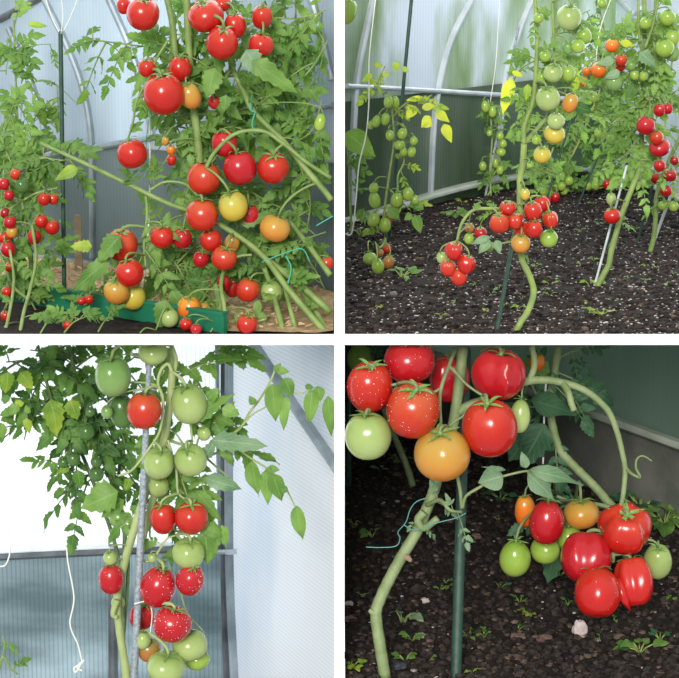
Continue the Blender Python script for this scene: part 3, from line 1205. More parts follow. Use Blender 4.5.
A_.br([(290, 222), (308, 245), (330, 275)], [4.12, 4.06, 4.0], 2.5, 3.0, 2, 28)
A_.br([(227, 330), (224, 305), (221, 285), (226, 262)], [3.945, 3.97, 4.0, 4.05], 2.6, 2.0, 1, 24)
A_.br([(283, 331), (278, 312), (272, 290), (262, 262)], [3.945, 3.98, 4.02, 4.06], 3.2, 2.6, 1, 24)
A_.br([(296, 331), (289, 304), (283, 280)], [3.945, 3.98, 4.03], 2.8, 2.2, 0)
A_.br([(168, 40), (155, 62), (148, 80), (137, 100), (133, 122), (128, 139)], 4.04, 1.4, 1.0, 2, 26)
A_.br([(146, 195), (147, 215), (144, 245), (146, 268)], 4.05, 1.6, 1.2, 4, 36)
A_.br([(215, 262), (225, 262), (240, 256), (252, 255)], 4.02, 1.8, 1.4, 1, 26)
A_.br([(150, 190), (165, 182), (185, 184), (198, 196)], 4.04, 1.4, 1.2, 1, 26)
# leafy side shoots
for pts, n, L in (([(190, 60), (165, 48), (140, 46), (110, 42), (90, 40)], 9, 34), ([(190, 20), (178, 40), (160, 60)], 5, 30),
                  ([(225, 60), (250, 55), (280, 60), (300, 80)], 8, 40), ([(232, 40), (265, 20), (300, 18), (326, 10)], 11, 36),
                  ([(254, 100), (285, 90), (310, 70), (328, 40)], 10, 36), ([(290, 145), (312, 130), (322, 100)], 7, 30),
                  ([(210, 120), (240, 110), (262, 100)], 6, 36), ([(208, 235), (185, 255), (165, 280), (160, 300)], 8, 34),
                  ([(204, 210), (170, 220), (150, 240), (120, 250)], 7, 34), ([(238, 250), (262, 246), (300, 240), (326, 232)], 7, 34),
                  ([(215, 270), (238, 285), (262, 300)], 5, 26), ([(198, 160), (175, 150), (160, 170)], 5, 32),
                  ([(300, 165), (310, 200), (306, 235)], 6, 30), ([(212, 300), (190, 312), (170, 300)], 3, 26),
                  ([(248, 190), (265, 200), (285, 210)], 5, 28), ([(200, 190), (222, 185), (240, 182)], 3, 26),
                  ([(112, 300), (100, 306), (82, 310)], 4, 24), ([(190, 290), (172, 260), (150, 262)], 5, 28)):
    A_.br(pts, [4.12 + 0.04 * i / len(pts) for i in range(len(pts))], 1.3, 0.6, n, L, 'branch', tmin=.0)
A_.big(215, 68, 206, 98, 22, 4.02, m='mid', lobed=True)
A_.big(246, 50, 262, 76, 24, 4.0, m='blue', lobed=True)
A_.big(252, 60, 298, 92, 22, 4.0, m='mid', lobed=True)
A_.big(226, 95, 224, 112, 13, 4.01, m='mid', lobed=True)
A_.big(110, 258, 70, 292, 20, 4.02, m='mid', lobed=True)
A_.big(120, 236, 97, 262, 22, 4.0, m='mid', lobed=True)
A_.big(92, 246, 70, 246, 14, 4.04, m='lime', lobed=True)
A_.big(240, 224, 270, 214, 16, 4.05, m='mid', lobed=True)
A_.big(166, 300, 158, 330, 22, 3.99, m='mid', lobed=True)
A_.big(258, 300, 256, 320, 9, 3.99, m='mid')
A_.big(262, 312, 262, 328, 9, 3.99, m='mid')
for pts, n, L in (([(98, 332), (104, 322), (112, 314)], 2, 20), ([(64, 333), (74, 322), (88, 316)], 4, 20), ([(210, 333), (218, 322), (236, 322)], 2, 20), ([(140, 333), (146, 328), (156, 330)], 2, 16), ([(40, 334), (48, 322), (60, 316)], 4, 18)):
    A_.br(pts, [3.93 + .012 * i for i in range(len(pts))], 1.0, .6, n, L, 'branch', lspread=.25, tmin=0)
for pts, n, L in (([(210, 90), (225, 120), (215, 150)], 6, 40), ([(188, 120), (172, 130), (158, 150)], 5, 36), ([(270, 190), (290, 195), (300, 215)], 6, 34), ([(262, 70), (290, 110), (312, 120)], 8, 38),
                  ([(190, 240), (200, 270), (190, 290)], 8, 34), ([(250, 270), (270, 275), (290, 265)], 5, 28), ([(280, 30), (300, 50), (325, 60)], 8, 36), ([(300, 250), (315, 270), (325, 290)], 4, 26)):
    A_.br(pts, 4.19, 1.2, .6, n, L, 'branch', tmin=0)
A_.close()

B_ = Plant('tomato_plant', 'tomato plant with small red fruit at the left edge of the upper left greenhouse', B, G(29, 305, Z_TOP), 'tomato plants', STEM, 'mid')
yb_ = G(29, 305, Z_TOP).y
B_.br([(29, 305), (31, 260), (25, 220), (22, 190), (28, 165)], [yb_, yb_, 4.2, 4.2, 4.2], 2.6, 1.8, 6, 30, knob=True)
B_.br([(31, 290), (20, 262), (12, 240), (6, 215), (8, 180)], 4.2, 2.0, 1.6, 4, 26)
B_.br([(29, 300), (12, 285), (4, 262), (-4, 250)], 4.18, 2.0, 1.6, 2, 26)
B_.br([(20, 333), (24, 312), (30, 290), (36, 258), (32, 225)], [3.95, 4.0, 4.06, 4.1, 4.14], 2.0, 1.6, 2, 24)
B_.br([(5, 333), (10, 310), (14, 280), (10, 250)], [3.95, 4.0, 4.06, 4.1], 1.8, 1.4, 2, 24)
B_.br([(24, 200), (34, 194), (48, 190), (58, 188)], 4.18, 1.2, 1.0, 2, 24)
for pts, n, L in (([(28, 168), (40, 158), (58, 160), (72, 160)], 8, 32), ([(22, 180), (10, 160), (4, 140), (12, 110)], 9, 28),
                  ([(6, 250), (2, 200), (4, 160)], 5, 28), ([(30, 300), (42, 318), (62, 324)], 6, 22), ([(12, 285), (6, 310), (14, 325)], 5, 22)):
    B_.br(pts, 4.2, 1.1, 0.6, n, L, 'branch', tmin=.0)
for pts, n, L in (([(0, 334), (8, 324), (24, 322)], 6, 20), ([(30, 200), (14, 206), (2, 214)], 6, 24), ([(26, 240), (40, 248), (52, 252)], 5, 22), ([(28, 280), (16, 290), (4, 296)], 5, 22)):
    B_.br(pts, [3.96, 4.0, 4.05] if pts[0][1] > 330 else 4.2, 1.0, .6, n, L, 'branch', lspread=.4, tmin=0)
B_.big(78, 168, 54, 180, 13, 4.1, m='lime')
B_.big(36, 270, 58, 278, 10, 4.12, m='mid')
B_.close()

C_ = Plant('tomato_shoot', 'thin leafy tomato shoots climbing near the wall behind the dark stake, upper left', B, G(17, 290, Z_TOP), None, STEM, 'mid')
yb_ = G(17, 290, Z_TOP).y
C_.br([(17, 290), (18, 220), (19, 165), (17, 110), (15, 62), (14, 20)], yb_, 1.5, 1.0, 10, 26)
for pts, n, L in (([(19, 160), (28, 130), (42, 118), (60, 132)], 7, 30), ([(18, 95), (40, 80), (60, 88), (75, 102)], 4, 26), ([(16, 60), (35, 46), (52, 44)], 3, 24),
                  ([(19, 165), (50, 150), (72, 140)], 5, 26), ([(17, 40), (8, 60), (6, 75)], 3, 24)):
    C_.br(pts, yb_ - .02, .7, .4, n, L, 'branch', tmin=.0)
C_.big(28, 24, 48, 26, 7, yb_ - .02, m='lime')
C_.big(36, 100, 46, 128, 13, yb_ - .03, m='mid', lobed=True)
C_.close()

T = tomato
YA = 4.035
for (x, y, rx, ry, c, lab, Y) in (
    (143, 14, 17, 15.5, 'R', 'big red tomato with a spread calyx, topmost left of the main stem, upper left', YA),
    (164, 94, 21, 20, 'R', 'biggest round red tomato left of the main stem, upper left greenhouse', YA - .01),
    (206, 16, 19, 14.5, 'R', 'broad red tomato at the top edge beside the main stem, upper left', YA + .02),
    (222, 43, 16.5, 16, 'R', 'round red tomato hanging below the broad red pair at the top, upper left', YA - .01),
    (235, 26, 11, 12, 'R', 'red tomato squeezed behind the round one at the top, upper left', YA + .02),
    (222, 4, 9, 7, 'R', 'red tomato peeping over the top cluster beside the main stem, upper left', YA + .06),
    (124, 6, 7.5, 8, 'R', 'small red tomato half hidden behind the topmost left one, upper left', YA + .05),
    (262, 17, 10.5, 12, 'R', 'tall red tomato right of the top cluster, upper left', YA + .03),
    (261, 45, 13, 11, 'R', 'flat red tomato right of the top cluster, below the tall one, upper left', YA),
    (147, 68, 9, 9, 'R', 'small red tomato on the truss just above the biggest one, upper left', YA + .01),
    (180, 69, 12, 12.5, 'R', 'red tomato half hidden behind the top of the biggest one, upper left', YA + .04),
    (190.5, 96, 11, 13, 'Y', 'yellow orange tomato tucked right of the biggest red one, upper left', YA + .01),
    (215, 102, 7, 7, 'R', 'red tomato half covered by a leaf right of the yellow orange one, upper left', YA + .05),
    (241, 93, 7.5, 8, 'R', 'small red tomato behind the right stem fork, upper left', YA + .09),
    (132, 154, 15.5, 14, 'R', 'red tomato hanging alone on a long stalk before the grey wall, upper left', YA),
    (224.5, 143, 13, 13, 'C', 'dark red tomato below the arching green branch, upper left', YA + .01),
    (240, 168, 17, 16.5, 'C', 'large deep red tomato left of the one under the arching branch, upper left', YA),
    (273, 168, 16, 15, 'R', 'large red tomato at the right end of the middle row, upper left', YA),
    (204, 178, 17, 16, 'S', 'orange red tomato with long calyx threads over it, upper left', YA + .01),
    (202, 215, 16.5, 15.5, 'S', 'orange red tomato directly left of the yellow one, upper left', YA - .02),
    (233, 206, 15, 14.5, 'L', 'clear yellow tomato in the middle of the red ones, upper left', YA - .02),
    (275, 228, 15.5, 13, 'Y', 'yellow and orange tomato right of the clear yellow one, upper left', YA - .01),
    (250, 216, 10, 11, 'C', 'red tomato between the yellow ones, mostly behind leaves, upper left', YA + .03),
    (162, 237, 12, 11, 'R', 'left one of a red pair hanging left of the orange red tomato, upper left', YA),
    (182, 238, 10.5, 10.5, 'C', 'right darker one of a red pair hanging left of the orange red tomato, upper left', YA + .02),
    (211, 240, 11.5, 11, 'R', 'red tomato under the orange red one beside the yellow, upper left', YA),
    (224, 258, 13, 11.5, 'S', 'red orange tomato in front of the lower middle cluster, upper left', YA - .02),
    (232, 243, 8, 10, 'Y', 'half ripe mottled tomato hidden in the lower middle cluster, upper left', YA + .03),
    (201, 259, 8.5, 8.5, 'C', 'dull red tomato left in the lower middle cluster, upper left', YA + .03),
    (224, 283, 7.5, 8.5, 'K', 'very dark red tomato, left of a dark pair low down, upper left', YA),
    (232, 289, 8, 8.5, 'K', 'very dark red tomato, right of a dark pair low down, upper left', YA - .01),
    (248, 290, 12, 11.5, 'S', 'red orange tomato touching the pale green one low down, upper left', YA - .02),
    (271.5, 292, 11, 11, 'G', 'pale green tomato beside the low red orange one, upper left', YA - .01),
    (247, 324, 10.5, 9.5, 'R', 'lowest red tomato, under the red orange one, upper left', YA - .06),
    (189, 308, 12, 12, 'O', 'orange tomato low down left of the stems, upper left', YA - .04),
    (202.5, 310, 7.5, 9, 'Y', 'dull orange tomato behind the low orange one, upper left', YA),
    (169.5, 318, 9.5, 9, 'G', 'whitish green tomato left of the low orange one, upper left', YA - .05),
    (186, 324, 7, 6, 'R', 'red tomato half hidden under the low orange one, upper left', YA - .02),
    (196, 329, 6, 5, 'C', 'red sliver of a tomato at the bottom edge under the orange one, upper left', YA - .03),
    (327, 263, 7, 6.5, 'S', 'small mottled red tomato at the right edge, upper left', YA),
    (121.6, 245, 16.5, 15.5, 'S', 'big orange red tomato at the top of the left lower cluster of four', YA + .02),
    (129.6, 273, 14, 13.5, 'R', 'round red tomato in the middle of the left lower cluster of four', YA - .03),
    (116.6, 291.5, 13, 13, 'Y', 'yellow orange tomato at the lower left of the cluster of four', YA - .02),
    (133, 297, 13, 12.5, 'L', 'yellow green tomato at the lower right of the cluster of four', YA + .01),
    (165.5, 141, 4, 5, 'Y', 'tiny yellow tomato by the main stem above the middle row, upper left', YA + .06),
    (171, 150, 4.5, 5, 'O', 'tiny orange tomato by the main stem above the middle row, upper left', YA + .05),
    (171.5, 160, 5, 5.5, 'R', 'tiny red tomato by the main stem above the middle row, upper left', YA + .05),
):
    T(B, A_, x, y, rx, ry, c, lab, Y)
T(B, A_, 320, 122, 5.5, 9, 'V', 'long light green fruit hanging at the right edge, upper left', 4.0, 'plum', tilt=0, roll=.25)
for (x, y, rx, ry, c, lab) in (
    (22, 185, 8, 7.5, 'D', 'dark green tomato on top of the left edge cluster, upper left'),
    (15.5, 174, 5.5, 5.5, 'S', 'small orange red tomato highest in the left edge cluster, upper left'),
    (4, 184, 6, 6, 'C', 'red tomato at the very edge beside the dark green one, upper left'),
    (9, 195, 5.5, 5.5, 'C', 'dark red tomato under the dark green one at the left edge, upper left'),
    (44, 199, 6.5, 6.5, 'R', 'left one of a red pair beside the dark stake, higher pair, upper left'),
    (53, 199, 5.5, 5.5, 'S', 'right orange red one of the higher pair beside the dark stake, upper left'),
    (41, 221, 7, 7, 'R', 'left one of the lower red pair beside the dark stake, upper left'),
    (52, 227, 7.5, 7.5, 'R', 'right one of the lower red pair beside the dark stake, upper left'),
    (34.5, 237, 7, 7.5, 'C', 'red tomato under the lower pair beside the left stems, upper left'),
    (10, 222, 6.5, 6.5, 'C', 'dark red tomato right above the little yellow one, left edge'),
    (12, 232, 6, 6, 'Y', 'little yellow orange tomato at the left edge, upper left'),
    (5, 238, 6.5, 6.5, 'R', 'red tomato left of the little yellow one at the left edge'),
    (8, 249, 7.5, 8, 'C', 'larger dark red tomato below the little yellow one at the left edge'),
    (5, 213, 5, 5, 'K', 'dark red tomato at the left edge above the little yellow one'),
    (9.5, 267, 4.5, 5, 'S', 'small orange tomato among the left stems, upper left'),
    (7, 292, 5.5, 5.5, 'R', 'red tomato low among the left stems, second from the bottom'),
    (5.5, 316, 5, 5.5, 'R', 'red tomato lowest among the left stems at the edge'),
    (67.7, 325, 5, 5, 'R', 'small red tomato near the foot of the dark stake, lowest'),
):
    T(B, B_, x, y, rx, ry, c, lab, 4.15)
T(B, A_, 81.5, 301, 4.5, 4, 'R', 'tiny red tomato, left of a pair right of the dark stake, upper left', 4.05)
T(B, A_, 89, 299.5, 4.5, 4.5, 'R', 'tiny red tomato, right of a pair right of the dark stake, upper left', 4.05)

stake('garden_stake', 64.5, 306, 60.5, 31, 4.6, STAKE, 'dark green stake standing left in the upper left greenhouse', Z_TOP, B)
string('twine', [(60, 34), (52, 18), (45, -4)], 4.22, 1.0, TWINE, 'white twine running from the dark stake top to the upper edge, left strand')
string('twine', [(60, 36), (68, 22), (79, -4)], 4.22, 0.9, TWINE, 'white twine looping from the dark stake top, right strand')
string('twine', [(61, 34), (63, 15), (61, -4)], 4.21, 0.8, TWINE, 'white twine straight above the dark stake top')
string('twine', [(147, -4), (149, 90), (150, 190), (146, 260), (139, 316)], 4.16, 2.0, TWINE, 'pale support twine hanging left of the main stem, upper left')
string('twine', [(154, 20), (147, 60), (150, 105), (146, 150), (152, 200)], 4.15, 1.0, TWINEG, 'green netting cord looping left of the main stem, upper left')
string('twine', [(252, 92), (251, 110), (255, 112), (252, 124), (255, 134)], 4.055, 1.7, TWINEG, 'green tie knotted round the right stem fork, upper left')
string('twine', [(262, 262), (285, 253), (302, 249), (310, 262)], 3.97, 1.2, TWINEG, 'green tie round the lower right branches, upper left')
string('twine', [(286, 256), (291, 268), (288, 284)], 3.97, 1.6, TWINEG, 'loose green tie end hanging at the lower right branches, upper left')
string('twine', [(316, 226), (326, 220), (333, 216)], 4.0, 1.2, TWINEG, 'green tie at the right edge above the small red tomato, upper left')

# ================================================================== UPPER RIGHT
B = 'TR'
g = G(516.5, 331, Z_TOP)
YC = g.y + .05
C1 = Plant('tomato_plant', 'tall tomato plant with twisted bare stem in the middle of the upper right bed', B, g, 'tomato plants', STEML, 'mid')
C1.br([(516.5, 331), (521, 322), (528, 311), (533.6, 293), (530, 277), (521, 255), (520, 215), (520, 180), (522.5, 166), (524, 144)], [g.y, g.y, g.y + .02] + [YC] * 7, 3.2, 3.2, 2, 20, knob=True, tmin=.6)
C1.br([(524, 144), (524.5, 125), (533, 100), (536, 70), (537, 40), (535, -6)], YC, 2.8, 2.0, 8, 26, knob=True)
C1.br([(524, 144), (538, 128), (549, 113), (554, 85), (554, 50), (552, -6)], YC + .01, 2.6, 1.2, 6, 26)
C1.br([(521, 214), (508, 210), (494, 209), (474, 210), (462, 223), (457, 241)], [YC, YC - .02, YC - .04, YC - .05, YC - .06, YC - .06], 2.0, 1.4, 3, 18)
C1.br([(521, 205), (534, 196), (545, 198)], YC - .02, 1.4, 1.0, 3, 20)
C1.br([(521, 240), (500, 244), (490, 250)], YC, 1.2, .8, 2, 18)
for pts, n, L in (([(553, 30), (570, 20), (590, 10)], 4, 22), ([(536, 60), (520, 70), (512, 85)], 4, 24), ([(556, 90), (575, 100), (585, 120)], 7, 24),
                  ([(524, 160), (540, 170), (552, 175)], 5, 22), ([(553, 60), (565, 62), (580, 80)], 5, 22)):
    C1.br(pts, YC + .03, .9, .5, n, L, 'branch', tmin=0)
C1.big(511, 78, 506, 116, 14, YC, m='yellow', curl=.1)
C1.big(512, 72, 524, 76, 6, YC, m='yellow')
C1.big(528, 84, 526, 102, 8, YC - .02, m='lime')
C1.big(490, 237, 470, 244, 8, YC - .06, m='blue')
C1.big(490, 240, 478, 254, 10, YC - .06, m='blue')
C1.big(496, 240, 500, 254, 9, YC - .06, m='blue')
C1.big(572, 105, 594, 112, 12, YC - .01, m='dark')
C1.close()

g = G(387, 240, Z_TOP)
YL = g.y - .12
C2 = Plant('tomato_plant', 'low tomato plant with small plum fruit, left in the upper right bed', B, g, 'tomato plants', STEML, 'lime')
C2.br([(387, 240), (384, 222), (386, 198), (390, 170), (394, 140), (392, 108)], [g.y, YL, YL, YL, YL, YL], 1.6, 1.0, 3, 18)
C2.br([(387, 230), (397, 196), (398, 176), (404, 162), (405, 140)], YL, 1.4, .9, 2, 18)
C2.br([(386, 236), (382, 246), (370, 254), (358, 264), (353, 276)], [g.y, YL - .02, YL - .05, YL - .05, YL - .05], 1.5, 1.0, 1, 14)
C2.br([(392, 112), (384, 96), (378, 84), (385, 66)], YL, .9, .5, 4, 22)
C2.br([(394, 116), (405, 104), (420, 100), (436, 112)], YL, .9, .5, 3, 20)
C2.br([(390, 190), (400, 200), (410, 210)], YL - .01, .9, .5, 2, 20)
for q in ((414, 106, 407, 119, 12), (422, 108, 436, 105, 8), (430, 116, 421, 128, 9), (436, 112, 450, 122, 10), (444, 124, 452, 143, 11), (432, 122, 422, 127, 8), (420, 98, 406, 100, 6)):
    C2.big(*q, YL - .01, m='yellow')
for q in ((372, 74, 362, 82, 7), (374, 64, 384, 66, 6), (398, 62, 394, 72, 8), (402, 68, 409, 72, 6), (386, 72, 386, 78, 7)):
    C2.big(*q, YL - .01, m='lime')
for q in ((388, 208, 400, 220, 13), (415, 208, 424, 206, 8), (415, 215, 421, 234, 11), (412, 214, 404, 220, 8), (413, 208, 411, 200, 5)):
    C2.big(*q, YL - .03, m='mid')
C2.close()

g = G(491, 196, Z_TOP)
YM = g.y - .05
C3 = Plant('tomato_plant', 'thin tomato plant with small green fruit by the left wall behind the middle plant', B, g, 'tomato plants', STEML, 'mid')
C3.br([(491, 196), (490, 170), (492, 140), (490, 110), (488, 100)], YM, 1.3, .8, 10, 18)
C3.br([(491, 180), (500, 160), (502, 135)], YM, 1.0, .7, 6, 18)
C3.br([(491, 190), (482, 204), (470, 216)], YM, .9, .6, 4, 16)
C3.close()

g = G(597, 287, Z_TOP)
YR = g.y
C4 = Plant('tomato_plant', 'tall leaning tomato plant with red and green fruit, right in the upper right bed', B, g, 'tomato plants', STEM, 'fresh')
C4.br([(597, 287), (604, 274), (609, 264), (612, 248), (622, 214), (632, 188), (640, 166), (642, 130), (643, 100), (645, 60), (644, -6)], [YR] * 6 + [YR + .03] * 5, 3.0, 2.6, 14, 28, knob=True, tmin=.55)
C4.br([(644, 95), (650, 100), (656, 92), (658, 70), (654, 40), (656, -6)], YR, 2.0, 1.6, 8, 28)
C4.br([(645, 60), (640, 40), (638, -6)], YR, 1.8, 1.3, 5, 26)
C4.br([(645, 48), (652, 28), (660, -6)], YR - .02, 1.6, 1.2, 4, 26)
for pts, n, L in (([(644, 70), (625, 66), (608, 60), (600, 50)], 7, 26), ([(643, 80), (625, 80), (605, 84), (590, 90)], 8, 26), ([(642, 110), (620, 118), (604, 130)], 10, 28),
                  ([(642, 130), (630, 150), (618, 160)], 9, 26), ([(643, 110), (655, 104), (668, 104)], 5, 24), ([(643, 120), (652, 128), (660, 140)], 4, 22),
                  ([(650, 50), (662, 60), (676, 72)], 8, 28), ([(650, 80), (664, 90), (678, 96)], 6, 26), ([(640, 160), (652, 160), (664, 162)], 4, 20),
                  ([(640, 40), (622, 36), (606, 40)], 6, 26), ([(652, 20), (668, 26), (680, 30)], 5, 26), ([(618, 222), (612, 206), (611, 196)], 2, 14)):
    C4.br(pts, YR + .02, .9, .5, n, L, 'branch', tmin=0)
C4.big(640, 52, 656, 66, 16, YR - .06, m='blue', lobed=True)
C4.big(614, 60, 596, 64, 10, YR - .06, m='blue')
C4.big(620, 72, 604, 78, 10, YR - .07, m='blue')
C4.big(620, 42, 636, 46, 8, YR - .04, m='yellow')
C4.big(634, 84, 626, 104, 12, YR - .02, m='dark', lobed=True)
C4.big(575, 66, 576, 98, 10, YR - .04, m='lime')
C4.close()

g = G(650, 252, Z_TOP)
Y5 = g.y
C5 = Plant('tomato_plant', 'tomato plant at the right edge of the upper right bed, its stem bending right', B, g, 'tomato plants', STEM, 'fresh')
C5.br([(650, 252), (654, 236), (656, 210), (657, 194), (666, 168), (676, 146), (684, 130)], Y5, 2.6, 2.0, 5, 22, knob=True, tmin=.5)
C5.br([(660, 180), (670, 172), (680, 174)], Y5, 1.2, .8, 3, 20)
C5.br([(656, 208), (664, 202), (676, 202)], Y5, 1.0, .7, 2, 18)
C5.close()

g = G(556, 196, Z_TOP)
Y6 = g.y
C6 = Plant('tomato_plant', 'leafy tomato plants along the far corner of the upper right greenhouse', B, g, None, STEML, 'mid')
C6.br([(556, 196), (560, 178), (575, 150), (588, 120), (600, 90)], Y6, 1.4, .9, 22, 24, tmin=0)
C6.br([(556, 194), (548, 170), (556, 140), (566, 118)], Y6, 1.3, .8, 16, 24, tmin=0)
C6.br([(558, 194), (590, 184), (607, 160), (615, 130), (610, 90)], Y6 + .03, 1.4, .9, 22, 24, tmin=0)
C6.br([(570, 190), (608, 186), (628, 168), (626, 140)], Y6 + .03, 1.2, .8, 14, 22, tmin=0)
C6.br([(607, 184), (640, 182), (660, 160), (666, 120), (670, 80)], Y6 + .02, 1.2, .8, 18, 24, tmin=0)
C6.br([(600, 90), (596, 60), (604, 30), (598, 8)], Y6, 1.0, .7, 14, 26, tmin=0)
C6.br([(670, 90), (672, 50), (668, 10)], Y6 - .05, 1.0, .7, 12, 26, tmin=0)
C6.br([(556, 192), (540, 200), (575, 205)], Y6 - .04, .8, .6, 3, 16, tmin=0)
C6.close()

gp = g
C7 = Plant('tomato_leaf_shoot', 'broad green leaf and drooping shoots at the left edge of the upper right greenhouse', B, G(352, 236, Z_TOP), None, STEML, 'mid')
yy = G(352, 236, Z_TOP).y - .06
C7.br([(352, 236), (350, 200), (349, 170), (347, 140)], yy, 1.2, .9, 5, 22)
C7.br([(349, 165), (358, 158), (368, 166)], yy, .8, .5, 4, 18)
C7.big(346, 132, 376, 157, 24, yy - .02, m='mid', tilt=(0, -1, .2))
C7.close()

# fruit of the middle plant
for (x, y, rx, ry, c, lab, Y, k) in (
    (569, 17.5, 13, 12, 'G', 'big pale green tomato highest on the middle plant, upper right', YC - .04, 'round'),
    (548, 98.5, 12.5, 12, 'G', 'big whitish green tomato halfway up the middle plant, upper right', YC - .04, 'round'),
    (553, 73, 10, 9, 'G', 'pale green tomato above the whitish green one, middle plant', YC - .03, 'round'),
    (568, 73, 7.5, 8, 'V', 'green tomato right of the pale one, middle plant, upper right', YC - .01, 'round'),
    (541.6, 78, 6, 6.5, 'V', 'small green tomato left of the pale one, middle plant, upper right', YC + .0, 'round'),
    (570, 103, 8, 10, 'Y', 'orange yellow tomato right of the whitish green one, middle plant', YC - .01, 'round'),
    (556, 121, 9, 8, 'G', 'pale green tomato on top of the yellowish one, middle plant', YC - .05, 'round'),
    (554.6, 134, 11, 9, 'L', 'yellowish tomato under a pale green one, middle plant', YC - .04, 'round'),
    (542, 154.7, 9, 8, 'L', 'yellow green tomato lowest on the right of the bare middle stem', YC - .04, 'round'),
    (536.6, 139.7, 5, 5, 'V', 'small lime green tomato beside the stem fork, middle plant', YC - .03, 'round'),
    (578, 46, 7, 7, 'V', 'lime green tomato below the highest one, right of a pair, middle plant', YC - .02, 'round'),
    (568, 48, 6, 6.5, 'M', 'green tomato below the highest one, left of a pair, middle plant', YC - .01, 'round'),
    (584, 36, 8, 8, 'V', 'lime green tomato at the lower right of the highest one, middle plant', YC + .0, 'round'),
    (577, 30, 6, 6, 'M', 'green tomato hidden behind the highest one, middle plant', YC + .03, 'round'),
    (538.6, 18, 5, 5, 'V', 'small green tomato left of the highest one, on the stem, upper right', YC - .03, 'round'),
    (545.4, 56, 6, 5.5, 'V', 'green tomato between the two stems of the middle plant, upper right', YC - .03, 'round'),
    (530, 165, 3.5, 3, 'V', 'tiny green tomato beside the bare stem, middle plant', YC - .03, 'round'),
    (520.7, 243.5, 10, 9, 'Y', 'yellow orange tomato at the bottom of the middle red cluster', YC - .05, 'round'),
    (549, 238.5, 9, 8.5, 'V', 'green tomato at the lower right of the middle red cluster', YC - .04, 'round'),
    (522.7, 231, 9, 9.5, 'R', 'ribbed red tomato above the yellow orange one, middle red cluster', YC - .065, 'beef'),
    (534.4, 229, 8.5, 8.5, 'R', 'red tomato low right of the ribbed one, middle red cluster', YC - .06, 'round'),
    (499.5, 223, 10, 10, 'S', 'orange red ribbed tomato at the left end of the middle red cluster', YC - .06, 'beef'),
    (515, 221, 9, 8, 'S', 'orange red tomato before the stem in the middle red cluster', YC - .05, 'beef'),
    (507.5, 208, 8.5, 6.5, 'R', 'red tomato at the upper left of the middle red cluster', YC - .05, 'round'),
    (533, 211, 9.5, 9.5, 'R', 'red tomato at the centre top of the middle red cluster, right of the stem', YC - .05, 'round'),
    (542, 204, 8, 8, 'R', 'red tomato behind the upper right of the middle red cluster', YC - .02, 'round'),
    (550.6, 219.5, 8, 8.5, 'S', 'orange red tomato at the right end of the middle red cluster', YC - .04, 'beef'),
    (525, 194, 5, 6, 'L', 'small yellow tomato on the stem just above the middle red cluster', YC - .05, 'round'),
    (454, 251, 9, 9, 'R', 'ribbed red tomato on top of the hanging left red bunch, upper right', YC - .07, 'beef'),
    (466.5, 264.5, 9, 9.5, 'R', 'ribbed red tomato right in the hanging left red bunch, upper right', YC - .08, 'beef'),
    (459, 277, 8.5, 8.5, 'S', 'smooth orange red tomato at the bottom of the hanging left red bunch', YC - .09, 'round'),
    (448, 268, 8, 8.5, 'S', 'orange red tomato left in the hanging left red bunch, upper right', YC - .07, 'beef'),
    (442, 258, 5.5, 6, 'G', 'small pale green tomato left of the hanging red bunch, upper right', YC - .05, 'round'),
    (480.6, 233, 6.5, 5.5, 'C', 'dark red tomato behind the bunch, left of the pale leaves, upper right', YC + .02, 'round'),
    (469.5, 228, 5, 5, 'B', 'brownish tomato beside the dark red one behind the arched truss', YC + .02, 'round'),
    (469, 238.5, 5, 5.5, 'V', 'green tomato under the brownish one behind the arched truss', YC + .01, 'round'),
    (489, 247, 4.5, 5, 'V', 'green tomato under the pale leaves of the middle plant', YC + .01, 'round'),
):
    T(B, C1, x, y, rx, ry, c, lab, Y, k)
T(B, C7, 346, 11, 11, 13, 'V', 'green tomato cut by the left edge at the top, upper right', 4.3, tilt=.2, reach=False)
LP = 'small green plum tomato in the upper bunches of the low left plant, upper right bed'
LQ = 'larger green plum tomato in the lower bunches of the low left plant, upper right bed'
for (x, y, rx, ry, c, lab, grp) in (
    (388.6, 102, 5, 6, 'V', LP, 1), (395.5, 102, 4, 6, 'V', LP, 1), (385.4, 119, 4.5, 6.5, 'V', LP, 1), (376.6, 121.6, 4.3, 6, 'V', LP, 1), (371, 125, 3.6, 4.5, 'V', LP, 1),
    (390, 135.4, 4.5, 5.5, 'V', LP, 1), (402.4, 133.6, 5, 6, 'V', LP, 1), (399.7, 145, 5.5, 5, 'V', LP, 1), (413.7, 141, 4.2, 4.8, 'V', LP, 1), (403.7, 152, 4, 4.6, 'V', LP, 1),
    (411.7, 152, 4.5, 5.5, 'V', LP, 1),
    (374.6, 200, 6, 8.5, 'V', LQ, 2), (397, 200, 6.5, 8, 'V', LQ, 2), (408, 194, 5.5, 7, 'V', LQ, 2), (374, 188, 5, 5.5, 'V', LQ, 2), (374, 219.6, 6, 8, 'V', LQ, 2),
    (385, 225, 6, 8, 'V', LQ, 2), (415, 200, 4, 5, 'V', LQ, 2),
    (389, 217, 5, 7, 'B', 'olive brown plum tomato among the lower green ones, low left plant', 0),
    (370, 258.5, 7.5, 6.5, 'V', 'lying green plum tomato left in the bunch touching the soil, low left plant', 0),
    (378, 266.5, 6.5, 8, 'V', 'green plum tomato lowest in the bunch touching the soil, low left plant', 0),
    (388.6, 262, 6, 7, 'B', 'brown orange plum tomato right in the bunch touching the soil', 0),
    (387, 249, 5, 5, 'S', 'orange red tomato on top of the bunch touching the soil, low left plant', 0),
    (380, 253, 4, 4, 'B', 'small brown tomato hidden in the bunch touching the soil, low left plant', 0),
):
    T(B, C2, x, y, rx, ry, c, lab, YL - .03, 'plum', group={0: None, 1: 'upper plum tomatoes of the left plant', 2: 'lower plum tomatoes of the left plant'}[grp], tilt=rng.uniform(0, .3))
